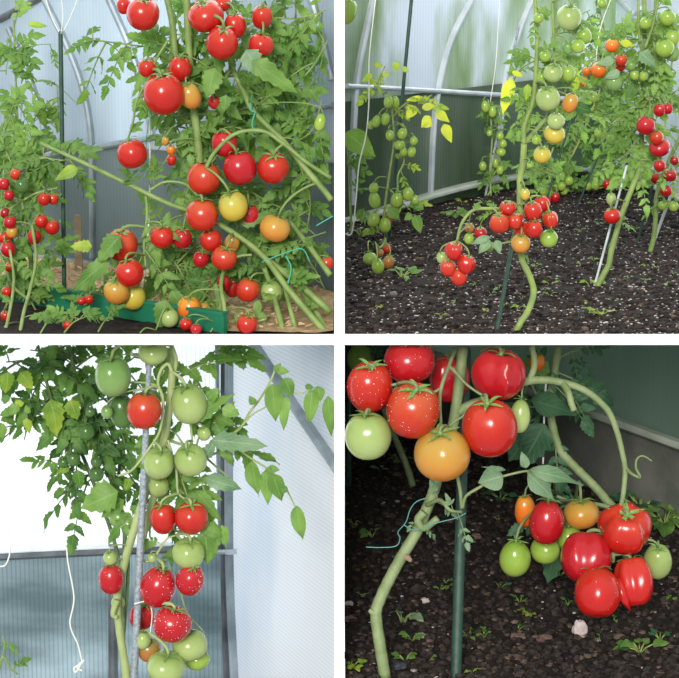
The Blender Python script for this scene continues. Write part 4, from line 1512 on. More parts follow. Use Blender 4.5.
LM_ = 'small green tomato on the thin plant by the left wall, upper right'
for (x, y, rx, ry) in ((485, 106.5, 4, 6), (492.5, 111.6, 4, 6), (500, 136, 4, 4.5), (503, 143.6, 4, 4.5), (501, 152, 5, 4.5), (489.5, 133, 3, 3.5), (482.7, 166, 4, 5), (495.5, 163, 3, 5), (500, 170, 4, 5)):
    T(B, C3, x, y, rx, ry, 'V', LM_, YM - .03, 'plum', group='fruit of the thin plant by the left wall', tilt=.1)
for (x, y, rx, ry, c, lab, Y) in (
    (612, 45.6, 7, 6.5, 'O', 'orange tomato highest left of the tall leaning plant, upper right', YR - .03),
    (586.7, 71, 4.5, 4.5, 'O', 'small orange tomato between middle and leaning plants, higher one', YR - .02),
    (583.5, 81.5, 4.5, 5, 'O', 'small orange tomato between middle and leaning plants, lower one', YR - .02),
    (598.8, 70, 8, 7.5, 'O', 'large orange tomato above the pale leaf, leaning plant, upper right', YR - .04),
    (621, 60, 6, 6, 'S', 'orange red tomato right of the large orange one, leaning plant', YR - .04),
    (620.6, 66.5, 5, 4.5, 'C', 'dark red tomato under the orange red one, leaning plant', YR - .02),
    (631.4, 65.7, 5, 5, 'M', 'small green tomato right of the dark red one, leaning plant', YR - .04),
    (614, 82, 9, 9, 'M', 'large green tomato under the pale leaf, leaning plant, upper right', YR - .05),
    (634.4, 75, 4.5, 5, 'V', 'small green tomato, left of two at the leaning stem', YR - .04),
    (643.6, 76, 4.5, 5, 'V', 'small green tomato, right of two at the leaning stem', YR - .04),
    (586.7, 95, 4, 5, 'G', 'small pale tomato, left of a pair near the orange yellow one', YR - .03),
    (593, 97.3, 6, 5.5, 'V', 'yellowish green tomato, right of a pair near the orange yellow one', YR - .03),
    (602, 3, 5, 4.5, 'V', 'green tomato at the top edge between the plants, upper right', YR - .03),
    (598, 133, 4, 4.5, 'V', 'small green tomato low between the middle and leaning plants', YR - .03),
    (667.5, 17.5, 8, 7.5, 'V', 'green tomato highest at the right edge, upper right', YR - .04),
    (664.5, 47.6, 10, 9, 'V', 'big green tomato in the right edge green bunch, left one', YR - .05),
    (672.5, 37.6, 8, 8, 'V', 'green tomato on top of the right edge green bunch', YR - .04),
    (672.5, 53.5, 8, 7.5, 'M', 'green tomato at the right of the right edge green bunch', YR - .03),
    (645.7, 23, 6, 6, 'V', 'green tomato between the upright stems at the top right', YR - .04),
    (645.7, 125.4, 9.5, 9, 'C', 'round deep red tomato left of the right edge red bunch, before the stem', YR - .06),
    (659.5, 110, 6, 6.5, 'C', 'dark red tomato at the top of the right edge red bunch', YR - .03),
    (667.5, 108.5, 5.5, 5.5, 'C', 'small dark red tomato at the top right of the right edge red bunch', YR - .03),
    (656.4, 137.5, 7, 7, 'S', 'orange red tomato right beside the round deep red one', YR - .04),
    (659.5, 147.4, 11, 8, 'C', 'wide deep red tomato in the middle of the right edge red bunch', YR - .05),
    (659.5, 165.5, 6, 6, 'C', 'red tomato right of the bent stem under the wide deep red one', YR - .02),
    (674.5, 160.5, 4.5, 4.5, 'K', 'dark red tomato cut by the right edge, upper right', YR - .03),
    (612, 216, 8.5, 7.5, 'R', 'single red tomato hanging left of the leaning bare stem, upper right', YR - .06),
    (611, 199, 5, 6, 'G', 'pale green budding fruit just above the single red tomato', YR - .03),
):
    T(B, C4, x, y, rx, ry, c, lab, Y)
for (x, y, rx, ry, c, lab) in (
    (655.5, 178, 5, 5.5, 'C', 'red tomato left of the right edge stem, by its bend, upper right'),
    (670, 175, 7, 6, 'C', 'red tomato right of the right edge stem bend, upper right'),
    (666, 191, 6, 5.5, 'C', 'red tomato lowest right of the right edge stem, upper right'),
    (662.5, 205.6, 4.5, 4.5, 'V', 'small green tomato, left of the lowest pair at the right edge stem'),
    (673.7, 206.4, 5, 5, 'V', 'green tomato, right of the lowest pair at the right edge stem'),
):
    T(B, C5, x, y, rx, ry, c, lab, Y5 - .05)
LB = 'small green tomato in the far bunch low behind the middle red cluster, upper right'
for (x, y, rx, ry, c, lab, grp) in (
    (543, 190.6, 4, 5.5, 'V', LB, 'far low green bunch'), (550, 194, 4, 6, 'V', LB, 'far low green bunch'), (561, 176, 4.5, 5, 'V', LB, 'far low green bunch'),
    (569, 180.5, 4.5, 5, 'V', LB, 'far low green bunch'), (561.7, 186, 4.5, 5, 'V', LB, 'far low green bunch'), (556, 188, 4, 4.5, 'V', LB, 'far low green bunch'), (564, 191, 4, 4, 'V', LB, 'far low green bunch'),
    (555.4, 197.6, 4.5, 5, 'C', 'red tomato under the far low green bunch, right one', None), (548, 200, 3.5, 4, 'C', 'red tomato under the far low green bunch, left one', None),
    (588, 186, 4, 4.5, 'V', 'small green tomato near the far corner, left of a pair', None), (595.5, 186, 4, 4.5, 'V', 'small green tomato near the far corner, right of a pair', None),
    (607, 184.6, 4.5, 5, 'C', 'red tomato near the far corner sill, upper right', None), (615.6, 180, 4, 4.5, 'V', 'small green tomato right of the red one at the far corner sill', None),
    (646.4, 177.5, 3.5, 4, 'V', 'tiny green tomato behind the leaning stem, upper right', None),
):
    T(B, C6, x, y, rx, ry, c, lab, Y6 - .04, 'plum' if grp else 'round', group=grp)

stake('garden_stake', 389, 239, 412, -6, 3.6, STAKE, 'tall dark green stake at the low left plant, upper right', Z_TOP, B)
stake('garden_stake', 497, 331, 512, 244, 4.2, STAKE, 'dark green stake beside the twisted bare stem, upper right', Z_TOP, B, Y1=G(497, 331, Z_TOP).y + .10)
stake('garden_stake', 485, 198, 519, 25, 2.6, STAKEG, 'grey slanting stake behind the middle plant, upper right', Z_TOP, B)
stake('garden_stake', 594.5, 286, 627, 165, 2.4, STAKEW, 'pale thin stake leaning along the leaning bare stem, upper right', Z_TOP, B)
stake('garden_stake', 606, 250, 646, 84, 2.6, STAKE, 'dark stake behind the leaning plant, upper right', Z_TOP, B)
stake('garden_stake', 637, 243, 655, 176, 2.8, STAKE, 'short dark stake between the two right plants, upper right', Z_TOP, B)
stake('garden_stake', 654, 241, 678, 176, 3.2, STAKEW, 'pale grey stake leaning at the right edge, upper right', Z_TOP, B)
stake('garden_stake', 578, 205, 614, 118, 2.0, STAKE, 'thin dark stake far back between middle and leaning plants', Z_TOP, B)
stake('garden_stake', 545, 205, 573, 112, 2.0, STAKE, 'thin dark stake far back behind the yellowish tomatoes', Z_TOP, B)
string('twine', [(376, -4), (372, 30), (369, 63), (369, 100), (366, 135), (359, 165), (356, 200), (352, 232), (345.5, 234)], [YL] * 8 + [YL], 1.3, TWINE, 'white twine hanging at the left plant, upper right')
string('twine', [(500, -4), (496, 60), (490, 104)], YM, .8, TWINE, 'white twine above the thin plant by the left wall, upper right')
string('twine', [(612, -4), (600, 30), (595, 70)], YR, .9, TWINE, 'white twine hanging left of the leaning plant, upper right')

# ================================================================== LOWER LEFT
B = 'BL'
YB = 4.08
fy = ypix(Z_BL, YB)
D1 = Plant('tomato_plant', 'tall tomato plant with red and green fruit before the white wall, lower left', B, P(128, fy, YB), 'tomato plants', STEMP, 'mid')
D1.br([(128, fy), (128, 740), (126, 676), (121, 640), (117, 600), (124, 565), (133, 533), (140, 510), (150, 480), (164, 440), (170, 400), (172, 372), (169, 348)], YB, 4.2, 3.8, 6, 44, knob=True, tmin=.6)
D1.br([(128, 720), (136, 640), (140, 560), (150, 510), (163, 468), (168, 420)], YB + .02, 3.6, 3.2, 4, 40, tmin=.4)
D1.br([(172, 372), (168, 364), (161, 370), (158, 384), (163, 400), (160, 430), (148, 450), (132, 470), (118, 476)], YB - .05, 2.0, 1.2, 0)
D1.br([(117, 600), (113, 614), (117, 618)], YB - .02, 3.4, 2.0, 0, name='cut_stub')
D1.br([(174, 374), (176, 360), (172, 346)], YB - .03, 2.2, 2.0, 0)
D1.br([(190, 420), (192, 440), (191, 446)], YB - .02, 1.3, 1.2, 0)
D1.br([(168, 440), (176, 470), (178, 492), (186, 500)], YB - .03, 1.4, 1.1, 0)
D1.br([(140, 560), (152, 560), (166, 540), (176, 535)], YB - .02, 1.4, 1.0, 2, 30)
D1.br([(134, 604), (146, 602), (152, 612), (150, 634)], YB - .06, .6, .5, 0, name='tie', m=TWINE)
D1.br([(176, 572), (186, 610), (204, 632)], YB + .0, .9, .7, 0)
for pts, n, L in (([(170, 380), (190, 372), (205, 360), (215, 355)], 8, 44), ([(170, 410), (195, 412), (220, 410), (235, 402)], 9, 46), ([(168, 440), (195, 450), (220, 470), (238, 486)], 11, 48),
                  ([(160, 470), (180, 490), (205, 510), (220, 520)], 10, 46), ([(150, 500), (175, 530), (200, 535), (212, 545)], 8, 40), ([(168, 360), (150, 362), (130, 352)], 5, 36)):
    D1.br(pts, [YB + .03 + .05 * i / len(pts) for i in range(len(pts))], 1.5, .8, n, L, 'branch', tmin=0)
D1.br([(205, 450), (238, 430), (250, 412), (260, 399), (270, 382), (275, 370)], [YB + .05, YB + .02, YB, YB, YB - .02, YB - .02], 1.6, 1.0, 0)
D1.br([(240, 428), (252, 415), (266, 407)], YB, 1.0, .8, 0)
D1.br([(268, 386), (285, 392), (300, 393), (312, 390)], YB - .02, .9, .6, 0)
D1.br([(215, 440), (238, 450), (252, 459), (265, 467), (280, 480), (288, 492), (296, 508)], YB + .02, 1.3, .8, 0)
for q in ((272, 384, 277, 423, 19, 'mid'), (284, 378, 293, 397, 15, 'mid'), (287, 396, 282, 432, 11, 'fresh'), (312, 390, 309, 425, 15, 'fresh'), (318, 386, 320, 402, 12, 'mid'), (328, 396, 332, 438, 13, 'mid'),
          (275, 372, 281, 363, 7, 'mid'), (276, 370, 290, 372, 8, 'mid'), (305, 386, 314, 388, 6, 'mid'), (252, 461, 257, 498, 17, 'mid'), (266, 470, 268, 506, 15, 'fresh'), (272, 474, 283, 502, 17, 'mid'),
          (268, 468, 280, 470, 8, 'mid'), (296, 506, 302, 542, 15, 'mid'), (270, 466, 266, 486, 8, 'mid'), (255, 404, 249, 396, 8, 'mid'), (288, 490, 278, 488, 7, 'mid')):
    D1.big(q[0], q[1], q[2], q[3], q[4] * 1.05, YB - .03, m=q[5], tilt=(rng.uniform(-.4, .4), -1, rng.uniform(0, .4)))
for q in ((212, 440, 268, 445, 22, 'blue'), (205, 478, 242, 490, 18, 'blue'), (190, 420, 232, 392, 20, 'mid'), (222, 408, 240, 415, 16, 'fresh'), (136, 466, 160, 450, 18, 'mid'), (208, 400, 218, 388, 14, 'mid'),
          (214, 520, 212, 560, 18, 'mid'), (222, 525, 226, 548, 12, 'fresh'), (205, 530, 208, 566, 22, 'mid'), (195, 490, 222, 520, 16, 'mid'), (205, 458, 215, 440, 14, 'blue')):
    D1.big(q[0], q[1], q[2], q[3], q[4], YB - .045, m=q[5], lobed=True, tilt=(rng.uniform(-.3, .3), -1, rng.uniform(.2, .8)))
D1.close()

YD = 4.3
fy = ypix(Z_BL, YD)
D2 = Plant('tomato_plant', 'dark stemmed tomato plant with small dark green fruit at the back, lower left', B, P(124, fy, YD), 'tomato plants', STEMD, 'dark')
D2.br([(124, fy), (124, 700), (122, 600), (116, 548), (98, 495), (81, 452), (68, 430), (56, 411), (46, 380), (38, 346)], YD, 2.4, 1.6, 16, 46, tmin=.45)
D2.br([(122, 600), (124, 522), (106, 467), (94, 430), (84, 406), (73, 365), (72, 347)], YD, 2.4, 1.8, 14, 46, tmin=.4)
D2.br([(123, 640), (128, 560), (118, 500), (120, 450), (112, 420), (106, 380)], YD + .02, 2.2, 1.4, 14, 44, tmin=.4)
for pts, n, L in (([(56, 411), (36, 400), (18, 424), (2, 440)], 6, 40), ([(46, 380), (28, 362), (6, 362)], 10, 44), ([(73, 370), (92, 356), (112, 350)], 9, 44), ([(84, 406), (100, 400), (120, 396)], 8, 40),
                  ([(50, 395), (40, 405), (30, 420), (24, 440)], 5, 34), ([(62, 420), (50, 400), (44, 390)], 7, 44), ([(81, 452), (66, 455), (56, 475)], 4, 30), ([(94, 440), (110, 440), (124, 430)], 7, 38),
                  ([(104, 470), (90, 480), (76, 490)], 5, 34), ([(60, 352), (48, 352), (30, 350)], 7, 44), ([(100, 352), (124, 362), (136, 356)], 6, 40)):
    D2.br(pts, YD, 1.2, .6, n, L, 'branch', tmin=0)
D2.big(118, 492, 80, 508, 34, YD - .1, m='mid', lobed=True, tilt=(.1, -1, .5))
D2.big(124, 500, 100, 518, 16, YD - .08, m='mid', lobed=True)
for q in ((8, 372, 8, 394, 16, 'lime'), (20, 372, 34, 388, 18, 'lime'), (50, 400, 62, 436, 24, 'lime'), (20, 400, 18, 408, 10, 'lime'), (27, 418, 27, 434, 10, 'lime'), (8, 395, 4, 405, 9, 'dark'), (2, 424, 4, 440, 10, 'mid'),
          (70, 400, 78, 420, 18, 'lime'), (18, 404, 10, 416, 12, 'mid'), (30, 408, 24, 412, 10, 'mid'), (78, 470, 80, 490, 14, 'mid'), (54, 462, 54, 474, 9, 'mid'), (130, 478, 126, 492, 10, 'lime'), (70, 466, 56, 475, 10, 'lime')):
    D2.big(q[0], q[1], q[2], q[3], q[4], YD - .05, m=q[5], lobed=True, tilt=(rng.uniform(-.4, .4), -1, rng.uniform(0, .5)), curl=rng.uniform(-.15, .15))
D2.close()

fy = ypix(Z_BL, 4.2)
D3 = Plant('tomato_sprig', 'small tomato sprig reaching in at the bottom left corner, lower left', B, P(-10, fy, 4.2), None, STEM, 'mid')
D3.br([(-10, fy), (-8, 700), (2, 658), (10, 668), (18, 674)], 4.2, 1.6, .8, 2, 24, tmin=.7)
D3.br([(-6, 690), (4, 650), (3, 636)], 4.2, 1.2, .6, 3, 20, tmin=.5)
D3.close()

for (x, y, rx, ry, c, lab, Y, dr) in (
    (144, 410.5, 17.5, 18, 'S', 'orange red tomato before the stake between green ones at the top, lower left', YB - .07, 0),
    (113, 376.6, 18.5, 19.5, 'M', 'large dull green tomato at the upper left of the stake, lower left', YB - .06, 0),
    (153, 352, 15, 11, 'G', 'pale green tomato at the top edge over the stake, lower left', YB - .05, 0),
    (189, 404, 18.5, 19.5, 'G', 'large pale green tomato right of the stem with dark calyx, lower left', YB - .05, 0),
    (121.6, 411, 13, 17, 'D', 'dark green tomato behind the orange red one, lower left', YB - .01, 0),
    (107, 412, 6, 6.5, 'M', 'small green tomato before the dark green one, lower left', YB - .05, 0),
    (159, 463, 16, 15.5, 'G', 'pale green tomato, left of a level pair under the top group, lower left', YB - .055, 0),
    (190.6, 460, 16.5, 15.5, 'G', 'pale green tomato, right of a level pair under the top group, lower left', YB - .06, 0),
    (204, 433.5, 7, 7, 'G', 'small pale green tomato between the two large pale ones at the right, lower left', YB - .04, 0),
    (158.5, 486, 11, 11, 'G', 'pale green tomato half hidden above the red pair, lower left', YB + .0, 0),
    (163, 518.4, 13.5, 16, 'R', 'red tomato, left of the upper red pair, lower left', YB - .05, 0),
    (191.5, 517.4, 17, 15.5, 'R', 'red tomato, right of the upper red pair, lower left', YB - .06, 0),
    (188.5, 553, 16.5, 14.5, 'G', 'pale green tomato between upper and lower red groups, lower left', YB - .06, 0),
    (190, 580, 14.5, 15.5, 'C', 'red tomato with white drops under the pale green one, lower left', YB - .07, 60),
    (158, 587, 18.5, 20, 'C', 'largest red tomato of the lower group, right of the stake, lower left', YB - .05, 60),
    (172, 624, 19.5, 17, 'C', 'wet red tomato lowest of the red ones, lower left', YB - .075, 110),
    (142, 616, 13, 14, 'C', 'dark red tomato behind the stake in the lower group, lower left', YB + .02, 14),
    (111, 579, 12.5, 15, 'C', 'red tomato left of the stems, lower left', YB - .03, 40),
    (110, 558, 7, 7, 'G', 'small pale green tomato on top of the red one left of the stems, lower left', YB - .04, 0),
    (152, 558, 5, 5, 'G', 'tiny pale green tomato right of the stake above the largest red one, lower left', YB - .03, 0),
    (118, 603, 7, 7, 'G', 'pale green tomato behind the stem knot, lower left', YB + .02, 0),
    (143, 640, 8, 9, 'G', 'small green tomato right of the stake near the bottom, lower left', YB - .04, 0),
    (149, 650, 12, 11.5, 'B', 'brownish tomato behind the small green one near the bottom, lower left', YB - .02, 0),
    (166, 667, 19.5, 14.5, 'G', 'pale green tomato at the bottom edge, lower left', YB - .07, 0),
    (190, 645, 18, 14.5, 'G', 'green tomato under the wet red one at the right, lower left', YB - .03, 0),
    (197, 659, 13, 10, 'V', 'green tomato lowest at the right behind another, lower left', YB + .01, 0),
):
    T(B, D1, x, y, rx, ry, c, lab, Y, drops=dr)
for (x, y, rx, ry, c, lab) in (
    (86.5, 432, 8, 8, 'D', 'dark green tomato highest on the dark stems, lower left'),
    (73.5, 459, 7, 7, 'D', 'dark green tomato, right of a pair on the dark stems, lower left'),
    (63.4, 462, 6, 5.5, 'D', 'dark green tomato, left of a pair on the dark stems, lower left'),
    (96, 462, 5.5, 5.5, 'D', 'small dark green tomato between the dark stems, lower left'),
    (96.5, 474, 7.5, 7.5, 'D', 'dark green tomato under the small one between the dark stems, lower left'),
    (90, 412, 5, 5, 'D', 'little dark green tomato hidden in the leaves over the dark stems, lower left'),
    (118, 518, 9, 9, 'M', 'green tomato where the dark stems meet, above the left red one'),
):
    T(B, D2, x, y, rx, ry, c, lab, YD - .07)

a = P(150, 345, YB - .045); b_ = P(134, 678, YB - .045)
d_ = (b_ - a)
e_ = a + d_ * ((Z_BL - a.z) / d_.z)
mb = MB()
r = 3.6 * mpp(a)
mb.quad_strip_tube([a, a.lerp(e_, .3), a.lerp(e_, .6), e_], [r * .75, r, r * 1.05, r * 1.05], 10)
o = mb.build('garden_stake', STAKEG, None, origin=e_)
tag(o, 'speckled grey metal stake running down through the lower left plant', 'stake')
string('twine', [(18, 424), (19, 432), (17, 470), (14, 510)], 4.3, .8, TWINE, 'thin white thread at the upper left of the lower left greenhouse')
string('twine', [(90, 502), (76, 502), (70, 512), (67, 553), (74, 597), (70, 624), (78, 645), (82, 662)], 4.3, 1.6, TWINE, 'white string hanging loose with a knotted end, lower left')
string('twine', [(82, 662), (76, 672), (74, 668), (81, 664), (84, 660), (77, 667), (82, 671)], 4.3, 1.8, TWINE, 'knotted loop at the end of the loose white string, lower left')
string('twine', [(-4, 566), (4, 566), (8, 560), (10, 550), (9, 530)], 4.7, 1.6, TWINE, 'short white string hook at the rail, left edge of lower left')
string('wire', [(133, 392), (140, 390), (150, 389), (157, 391)], YB - .062, 1.6, STAKEG, 'grey wire ring tied round the stake, lower left', 'wire')

# ================================================================== LOWER RIGHT
B = 'BR'
g = G(385, 677, Z_BR)
YE = g.y + .12
E1 = Plant('tomato_plant', 'tomato plant with thick curved stem at the front of the lower right bed', B, g, 'tomato plants', STEMG, 'blue')
E1.br([(385, 677), (380, 645), (376, 614), (381, 597), (390, 578), (402, 556), (417, 531), (427, 508), (434, 490), (444, 455), (454, 420), (460, 375), (463, 347)], [g.y, g.y + .01, g.y + .03, g.y + .04] + [g.y + .06, g.y + .08, g.y + .1] + [YE] * 6, 6.0, 5.4, 0)
E1.br([(377, 615), (372, 612), (369, 610)], g.y + .025, 3.6, 2.0, 0, name='node_scar')
E1.br([(404, 556), (408, 558), (411, 561)], g.y + .075, 4.0, 2.0, 0, name='node_scar', m=mat('scar_brown', (0.30, 0.20, 0.14), .7))
E1.br([(458, 412), (470, 405), (492, 397), (512, 387), (529, 381), (545, 380), (559, 382), (575, 386), (589, 393), (602, 404), (610, 414), (617, 432), (622, 452), (625, 470), (623, 495), (619, 515), (614, 545), (613, 562)],
      [YE] * 4 + [YE - .01] * 14, 4.8, 2.0, 0)
E1.br([(529, 381), (534, 368), (534, 357), (531, 345)], YE - .01, 3.4, 3.0, 0)
E1.br([(563, 383), (568, 392), (571, 402), (574, 411)], [YE - .01, YE - .03, YE - .04, YE - .05], 3.6, 3.2, 0, name='cut_stub')
E1.br([(626, 468), (632, 474), (640, 477), (636, 468), (637, 459), (643, 456), (652, 461)], [YE - .01, YE - .03, YE - .04, YE - .05, YE - .05, YE - .05, YE - .05], 1.8, .7, 0, name='tendril')
E1.br([(420, 346), (408, 366), (397, 386), (385, 404), (372, 412)], [YE - .02, YE - .06, YE - .1, YE - .12, YE - .12], 2.4, 1.8, 0)
E1.br([(397, 384), (380, 388), (368, 394), (359, 396)], YE - .13, 1.6, 1.1, 0)
E1.br([(455, 350), (449, 366), (442, 385), (440, 400), (441, 425)], [YE - .02, YE - .07, YE - .12, YE - .12, YE - .12], 2.2, 1.6, 0)
E1.br([(449, 366), (457, 374), (466, 384), (480, 394), (486, 396)], [YE - .07, YE - .09, YE - .1, YE - .11, YE - .11], 1.6, 1.2, 0)
E1.br([(441, 388), (434, 392), (422, 394), (414, 395)], YE - .12, 1.6, 1.2, 0)
E1.br([(441, 436), (452, 424), (463, 416), (470, 408), (470, 420)], YE - .13, 1.3, 1.0, 0)
E1.br([(427, 505), (440, 500), (450, 510), (462, 512)], [YE - .01, YE - .05, YE - .07, YE - .06], 2.4, 1.4, 3, 22, pairs=2)
E1.br([(456, 470), (460, 490), (462, 508), (466, 496), (480, 487), (494, 479), (520, 472), (530, 471)], YE - .06, 2.0, 1.2, 0)
E1.br([(424, 512), (418, 520), (424, 528), (438, 518)], YE - .04, 4.5, 3.5, 2, 18, name='graft_swelling', pairs=2)
E1.br([(480, 352), (488, 362), (494, 368)], YE - .02, 1.4, 1.0, 0)
for q in ((503, 476, 478, 483, 26, 'blue', (.2, -1, .3)), (528, 470, 586, 480, 17, 'blue', (0, -1, .9)), (527, 473, 558, 499, 22, 'blue', (.2, -1, .6)), (526, 468, 522, 452, 10, 'blue', (0, -1, .5)),
          (506, 470, 482, 466, 5, 'blue', (0, -1, .5)), (470, 424, 468, 436, 9, 'blue', (.3, -1, .1))):
    E1.big(q[0], q[1], q[2], q[3], q[4], YE - .08, m=q[5], tilt=q[6], droop=.2)
E1.close()

g2 = G(632, ypix(Z_BR, 4.42), Z_BR)
YF2 = g2.y
E2 = Plant('tomato_plant', 'second tomato plant leaning behind the arching branch, lower right', B, g2, 'tomato plants', STEMG, 'deep')
E2.br([(632, ypix(Z_BR, 4.42)), (622, 524), (606, 500), (594, 486), (584, 476), (572, 464), (560, 450), (553, 428), (550, 404), (554, 376), (558, 346)], YF2, 4.6, 4.0, 5, 50, tmin=.55, knob=True)
E2.br([(612, 508), (595, 504), (575, 503), (556, 496)], YF2 - .05, 2.6, 1.6, 1, 30)
E2.br([(552, 420), (540, 400), (530, 380), (526, 355)], YF2 + .02, 1.6, 1.0, 4, 44)
E2.br([(556, 360), (570, 352), (582, 350)], YF2, 1.2, .8, 3, 36)
E2.br([(575, 503), (560, 520), (545, 530)], YF2 - .06, 1.4, 1.0, 2, 36)
E2.big(530, 400, 578, 412, 30, YF2 - .08, m='deep', tilt=(0, -1, 1.2), droop=.1)
E2.big(545, 424, 520, 468, 36, YF2 - .04, m='deep', tilt=(0, -1, .4), lobed=True)
E2.big(530, 436, 508, 462, 24, YF2 - .02, m='deep', lobed=True)
E2.big(550, 372, 520, 360, 18, YF2 - .02, m='mid', lobed=True)
E2.big(556, 540, 548, 585, 26, YF2 - .02, m='deep', lobed=True)
E2.big(545, 372, 538, 392, 18, YF2 - .02, m='deep', lobed=True)
E2.close()
g3 = G(413, 486, Z_BR)
E3 = Plant('tomato_plant', 'tomato stem rising from the soil behind the orange red fruit, lower right', B, g3, 'tomato plants', STEMG, 'deep')
E3.br([(413, 486), (406, 464), (396, 440), (386, 415), (376, 380), (366, 348)], g3.y, 3.4, 2.8, 3, 40, tmin=.5, knob=True)
E3.close()

H = 'beef'
for (x, y, rx, ry, c, lab, Y, k, dr, pl, tl) in (
    (442, 454, 29, 25, 'Y', 'big yellow orange tomato in the middle of the front cluster, lower right', YE - .16, 'round', 0, E1, .30),
    (489.5, 428, 28, 28, 'R', 'big smooth red tomato right of the yellow orange one, lower right', YE - .15, 'round', 10, E1, .25),
    (413, 410.4, 27.5, 27, 'S', 'dewy orange red tomato left above the yellow orange one, lower right', YE - .15, 'round', 90, E1, .45),
    (368, 436, 23.5, 23, 'G', 'pale green tomato at the left edge under the red ones, lower right', YE - .15, 'round', 0, E1, .1),
    (370, 387, 23.5, 25.5, 'R', 'dewy red tomato at the left edge above the pale green one, lower right', YE - .12, 'round', 70, E1, .4),
    (409.7, 361, 26, 21, 'C', 'crimson dewy tomato at the top edge left of the thick stem, lower right', YE - .08, 'round', 60, E1, .2),
    (499, 374, 27, 25, 'C', 'crimson tomato with a pale scar at the top right of the thick stem, lower right', YE - .07, H, 0, E1, .1),
    (449, 378, 20, 24, 'C', 'crimson tomato directly behind the thick stem, lower right', YE + .06, H, 0, E1, .1),
    (520, 416, 10.5, 17, 'G', 'slim pale green tomato peeping from behind the smooth red one, lower right', YE - .07, 'plum', 0, E1, .0),
    (359, 358, 12, 14, 'V', 'blurred green tomato in the top left corner, lower right', g3.y - .06, 'plum', 0, E3, .0),
    (597.4, 593, 24, 24, 'R', 'smooth red tomato lowest in the bunch on the arching branch, lower right', YE - .09, 'round', 12, E1, -.5),
    (585.8, 557, 26, 25.5, 'C', 'heart shaped red tomato left in the bunch on the arching branch, lower right', YE - .06, H, 8, E1, -.5),
    (634, 581, 19.5, 25, 'R', 'ribbed red tomato with a pointed horn, right in the arching bunch, lower right', YE - .05, H, 0, E1, -.4),
    (625, 528.5, 26.5, 24.5, 'R', 'red tomato on top of the arching bunch with visible calyx, lower right', YE - .01, H, 12, E1, .55),
    (657.5, 561.5, 14.5, 19, 'G', 'pale green tomato right of the arching bunch, lower right', YE + .02, 'round', 0, E1, .45),
    (546.6, 522, 18, 23, 'C', 'elongated crimson tomato left of the arching bunch, lower right', YE + .05, 'plum', 14, E2, .15),
    (515, 558, 16, 19, 'V', 'oval green tomato hanging alone low over the soil, lower right', YE + .06, 'plum', 0, E2, .25),
    (545, 550, 15, 13, 'V', 'green tomato under the elongated crimson one, lower right', YE + .1, 'round', 0, E2, .1),
    (525, 511, 10.5, 16, 'O', 'orange tomato behind the elongated crimson one, lower right', YE + .12, 'round', 0, E2, .1),
    (581.5, 514, 18, 14, 'Y', 'orange yellow tomato behind the arching bunch, lower right', YE + .12, 'round', 0, E2, .1),
    (569, 538, 13, 13, 'V', 'green tomato between crimson and heart shaped ones, lower right', YE + .12, 'round', 0, E2, .1),
    (537, 362, 8, 9, 'O', 'orange tomato among leaves near the top, behind the branch, lower right', YF2 - .04, 'round', 0, E2, .1),
):
    o = T(B, pl, x, y, rx, ry, c, lab, Y, k, tilt=tl, drops=dr, roll=rng.uniform(-.15, .15))
    if 'pointed horn' in lab:
        mb = MB()
        M = Matrix.LocRotScale(o.location, o.rotation_euler, o.scale).inverted()
        yh = o.location.y - .026
        pts = [M @ P(619, 581, yh + .01), M @ P(621, 592, yh - .004), M @ P(625, 600, yh - .008), M @ P(630.5, 611, yh - .008)]
        mb.quad_strip_tube(pts, [.30, .30, .22, .03], 9)
        mb.build('horn', FM['R'], o)
    if 'pale scar' in lab:
        mb = MB()
        M = Matrix.LocRotScale(o.location, o.rotation_euler, o.scale)
        Mi = M.inverted()
        deps = bpy.context.evaluated_depsgraph_get()
        pts = []
        for (sx, sy) in ((503, 356), (507, 366), (505, 374), (508, 384)):
            d = ray(sx, sy)
            o0 = Mi @ CAM
            dl = (Mi.to_3x3() @ d).normalized()
            hit, loc, nn, idx = o.ray_cast(o0, dl)
            if hit:
                pts.append(loc + nn * .002)
        if len(pts) > 2:
            sp = spline([tuple(p) for p in pts], 4)
            mb.quad_strip_tube([Vector(p) for p in sp], [.02 + .022 * math.sin(PI * i / (len(sp) - 1)) for i in range(len(sp))], 6)
            so = mb.build('scar', mat('scar_tissue', (0.70, 0.34, 0.26), .6), o)
            so['label'] = 'pale healed crack'

gst = G(456, 676, Z_BR)
stake('garden_stake', 456, 676, 466, 347, 11, STAKE, 'thick dark green stake behind the front cluster, lower right', Z_BR, B, 14, Y1=gst.y + .26)
gs2 = G(349, 486, Z_BR)
stake('garden_stake', 349, 486, 350, 347, 5, STAKE, 'dark stake at the left edge behind the pale green tomato, lower right', Z_BR, B)
string('plant_tie', [(366, 547), (380, 547.5), (396, 546), (400, 538), (398, 532), (406, 522), (410, 510), (416, 502), (426, 498)], [YE - .04] * 5 + [YE - .05] * 4, 1.1, WIRE, 'thin blue green plant tie curling left of the thick stem, lower right', 'plant tie')
string('plant_tie', [(404, 525), (414, 530), (428, 526), (440, 522), (456, 518), (466, 513)], YE - .05, 1.1, WIRE, 'blue green plant tie running from stem to thick stake, lower right', 'plant tie')
string('twine', [(546, 380), (544, 420), (543, 464)], YF2 - .02, 2.0, TWINE, 'pale twine hanging behind the big dark leaf, lower right')

